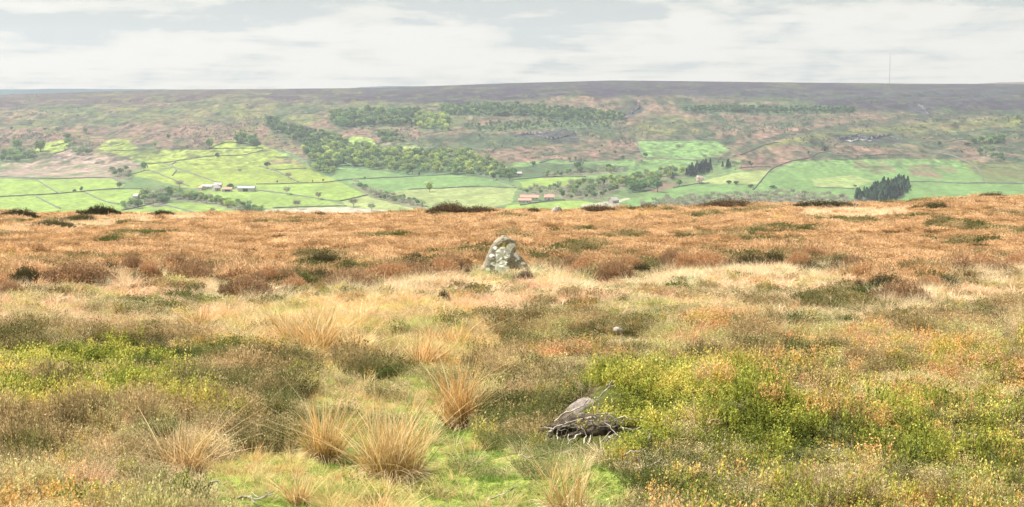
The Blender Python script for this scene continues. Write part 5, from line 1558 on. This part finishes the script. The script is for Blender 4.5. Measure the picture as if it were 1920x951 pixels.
# ------------------------------------------------------------------ sky and sun
SUN_EL = math.radians(57); sx, sy = -.93, .22
nrm = math.hypot(sx, sy); sx /= nrm; sy /= nrm
w = bpy.data.worlds.new('World'); SC.world = w; w.use_nodes = True
N, L = w.node_tree.nodes, w.node_tree.links; N.clear()
out = N.new('ShaderNodeOutputWorld')
sky = N.new('ShaderNodeTexSky'); sky.sky_type = 'NISHITA'; sky.sun_disc = False; sky.sun_elevation = SUN_EL; sky.sun_rotation = math.atan2(sx, sy)
bg1 = N.new('ShaderNodeBackground'); bg1.inputs['Strength'].default_value = .08; L.new(sky.outputs[0], bg1.inputs[0])
tc = N.new('ShaderNodeTexCoord'); sep = N.new('ShaderNodeSeparateXYZ'); L.new(tc.outputs['Generated'], sep.inputs[0])
def math_(op, a, b=None, clamp=False):
    n_ = N.new('ShaderNodeMath'); n_.operation = op; n_.use_clamp = clamp
    for i_, q in enumerate((a, b)):
        if q is None: continue
        if isinstance(q, (int, float)): n_.inputs[i_].default_value = q
        else: L.new(q, n_.inputs[i_])
    return n_.outputs[0]
zz = math_('ADD', math_('MAXIMUM', sep.outputs[2], 0.0), .045)
px = math_('DIVIDE', sep.outputs[0], zz); py = math_('DIVIDE', sep.outputs[1], zz)
cmb = N.new('ShaderNodeCombineXYZ'); L.new(px, cmb.inputs[0]); L.new(py, cmb.inputs[1])
def noise(scale, det, rough, off, dist=0.0):
    mp = N.new('ShaderNodeMapping'); mp.inputs['Location'].default_value = off; L.new(cmb.outputs[0], mp.inputs[0])
    n_ = N.new('ShaderNodeTexNoise'); n_.inputs['Scale'].default_value = scale; n_.inputs['Detail'].default_value = det; n_.inputs['Roughness'].default_value = rough; n_.inputs['Distortion'].default_value = dist
    L.new(mp.outputs[0], n_.inputs['Vector']); return n_.outputs['Fac']
n1 = noise(.42, 7, .55, (3.1, 1.7, 0), .4); n2 = noise(1.3, 6, .6, (7.7, 4.2, 0), .3)
s_ = math_('ADD', math_('MULTIPLY', math_('SUBTRACT', math_('ADD', math_('MULTIPLY', n1, .55), math_('MULTIPLY', n2, .45)), .5), 2.3), .54)
mp3 = N.new('ShaderNodeMapping'); mp3.inputs['Scale'].default_value = (1.0, 1.0, 3.6); mp3.inputs['Location'].default_value = (2.2, 5.1, .6); L.new(tc.outputs['Generated'], mp3.inputs[0])
n3 = N.new('ShaderNodeTexNoise'); n3.inputs['Scale'].default_value = 11; n3.inputs['Detail'].default_value = 8; n3.inputs['Roughness'].default_value = .62; n3.inputs['Distortion'].default_value = .3; L.new(mp3.outputs[0], n3.inputs['Vector'])
s_ = math_('ADD', math_('MULTIPLY', s_, .52), math_('ADD', math_('MULTIPLY', math_('SUBTRACT', n3.outputs['Fac'], .5), 1.7), .275))
# the dark cloud sheet overhead
high = N.new('ShaderNodeMapRange'); high.inputs[1].default_value = .0395; high.inputs[2].default_value = .0435; high.interpolation_type = 'SMOOTHSTEP'
L.new(math_('SUBTRACT', sep.outputs[2], math_('ADD', math_('MULTIPLY', sep.outputs[0], .028), math_('MULTIPLY', math_('SUBTRACT', n3.outputs['Fac'], .3), .02))), high.inputs[0])
hv = high.outputs[0]
s2 = math_('SUBTRACT', s_, math_('MULTIPLY', hv, .19))
low = N.new('ShaderNodeMapRange'); low.inputs[1].default_value = .022; low.inputs[2].default_value = .0; L.new(sep.outputs[2], low.inputs[0])
s3 = math_('ADD', s2, math_('MULTIPLY', low.outputs[0], .02))
cr = N.new('ShaderNodeValToRGB'); e = cr.color_ramp.elements
e[0].position = .34; e[0].color = (*lin((198, 204, 200)), 1); e[1].position = .64; e[1].color = (*lin((246, 240, 230)), 1)
for pos, c_ in ((.42, (217, 218, 210)), (.49, (232, 229, 218)), (.55, (240, 234, 221))):
    q = e.new(pos); q.color = (*lin(c_), 1)
L.new(s3, cr.inputs[0])
CLOUD = 0.445
bg2 = N.new('ShaderNodeBackground'); bg2.inputs['Strength'].default_value = CLOUD; L.new(cr.outputs[0], bg2.inputs[0])
mx = N.new('ShaderNodeMixShader'); mx.inputs[0].default_value = .95
L.new(bg1.outputs[0], mx.inputs[1]); L.new(bg2.outputs[0], mx.inputs[2]); L.new(mx.outputs[0], out.inputs['Surface'])

sun = bpy.data.lights.new('sun', 'SUN'); sun.energy = 5.0; sun.angle = math.radians(4); sun.color = (1, .955, .88)
so = bpy.data.objects.new('sun', sun); COL.objects.link(so)
dv = Vector((sx * math.cos(SUN_EL), sy * math.cos(SUN_EL), math.sin(SUN_EL)))
so.rotation_euler = dv.to_track_quat('Z', 'Y').to_euler(); so.location = (0, 0, 50)

# ------------------------------------------------------------------ camera and view
cam = bpy.data.cameras.new('camera'); cam.sensor_width = 36.0; cam.lens = 36.0 * F / 1920.0
cam.clip_start = .1; cam.clip_end = 60000
co = bpy.data.objects.new('camera', cam); COL.objects.link(co); co.location = (0, 0, 0)
co.rotation_euler = (math.pi / 2 - PITCH, 0, 0)
SC.camera = co
SC.view_settings.view_transform = 'Standard'; SC.view_settings.look = 'None'; SC.view_settings.gamma = 1; SC.view_settings.use_curve_mapping = False
SC.view_settings.exposure = 1.17
SC.render.engine = 'CYCLES'
SC.cycles.max_bounces = 5; SC.cycles.diffuse_bounces = 3; SC.cycles.transmission_bounces = 3; SC.cycles.volume_bounces = 0
SC.cycles.use_adaptive_sampling = True; SC.cycles.adaptive_threshold = .02
print('t total', time.time() - T0)
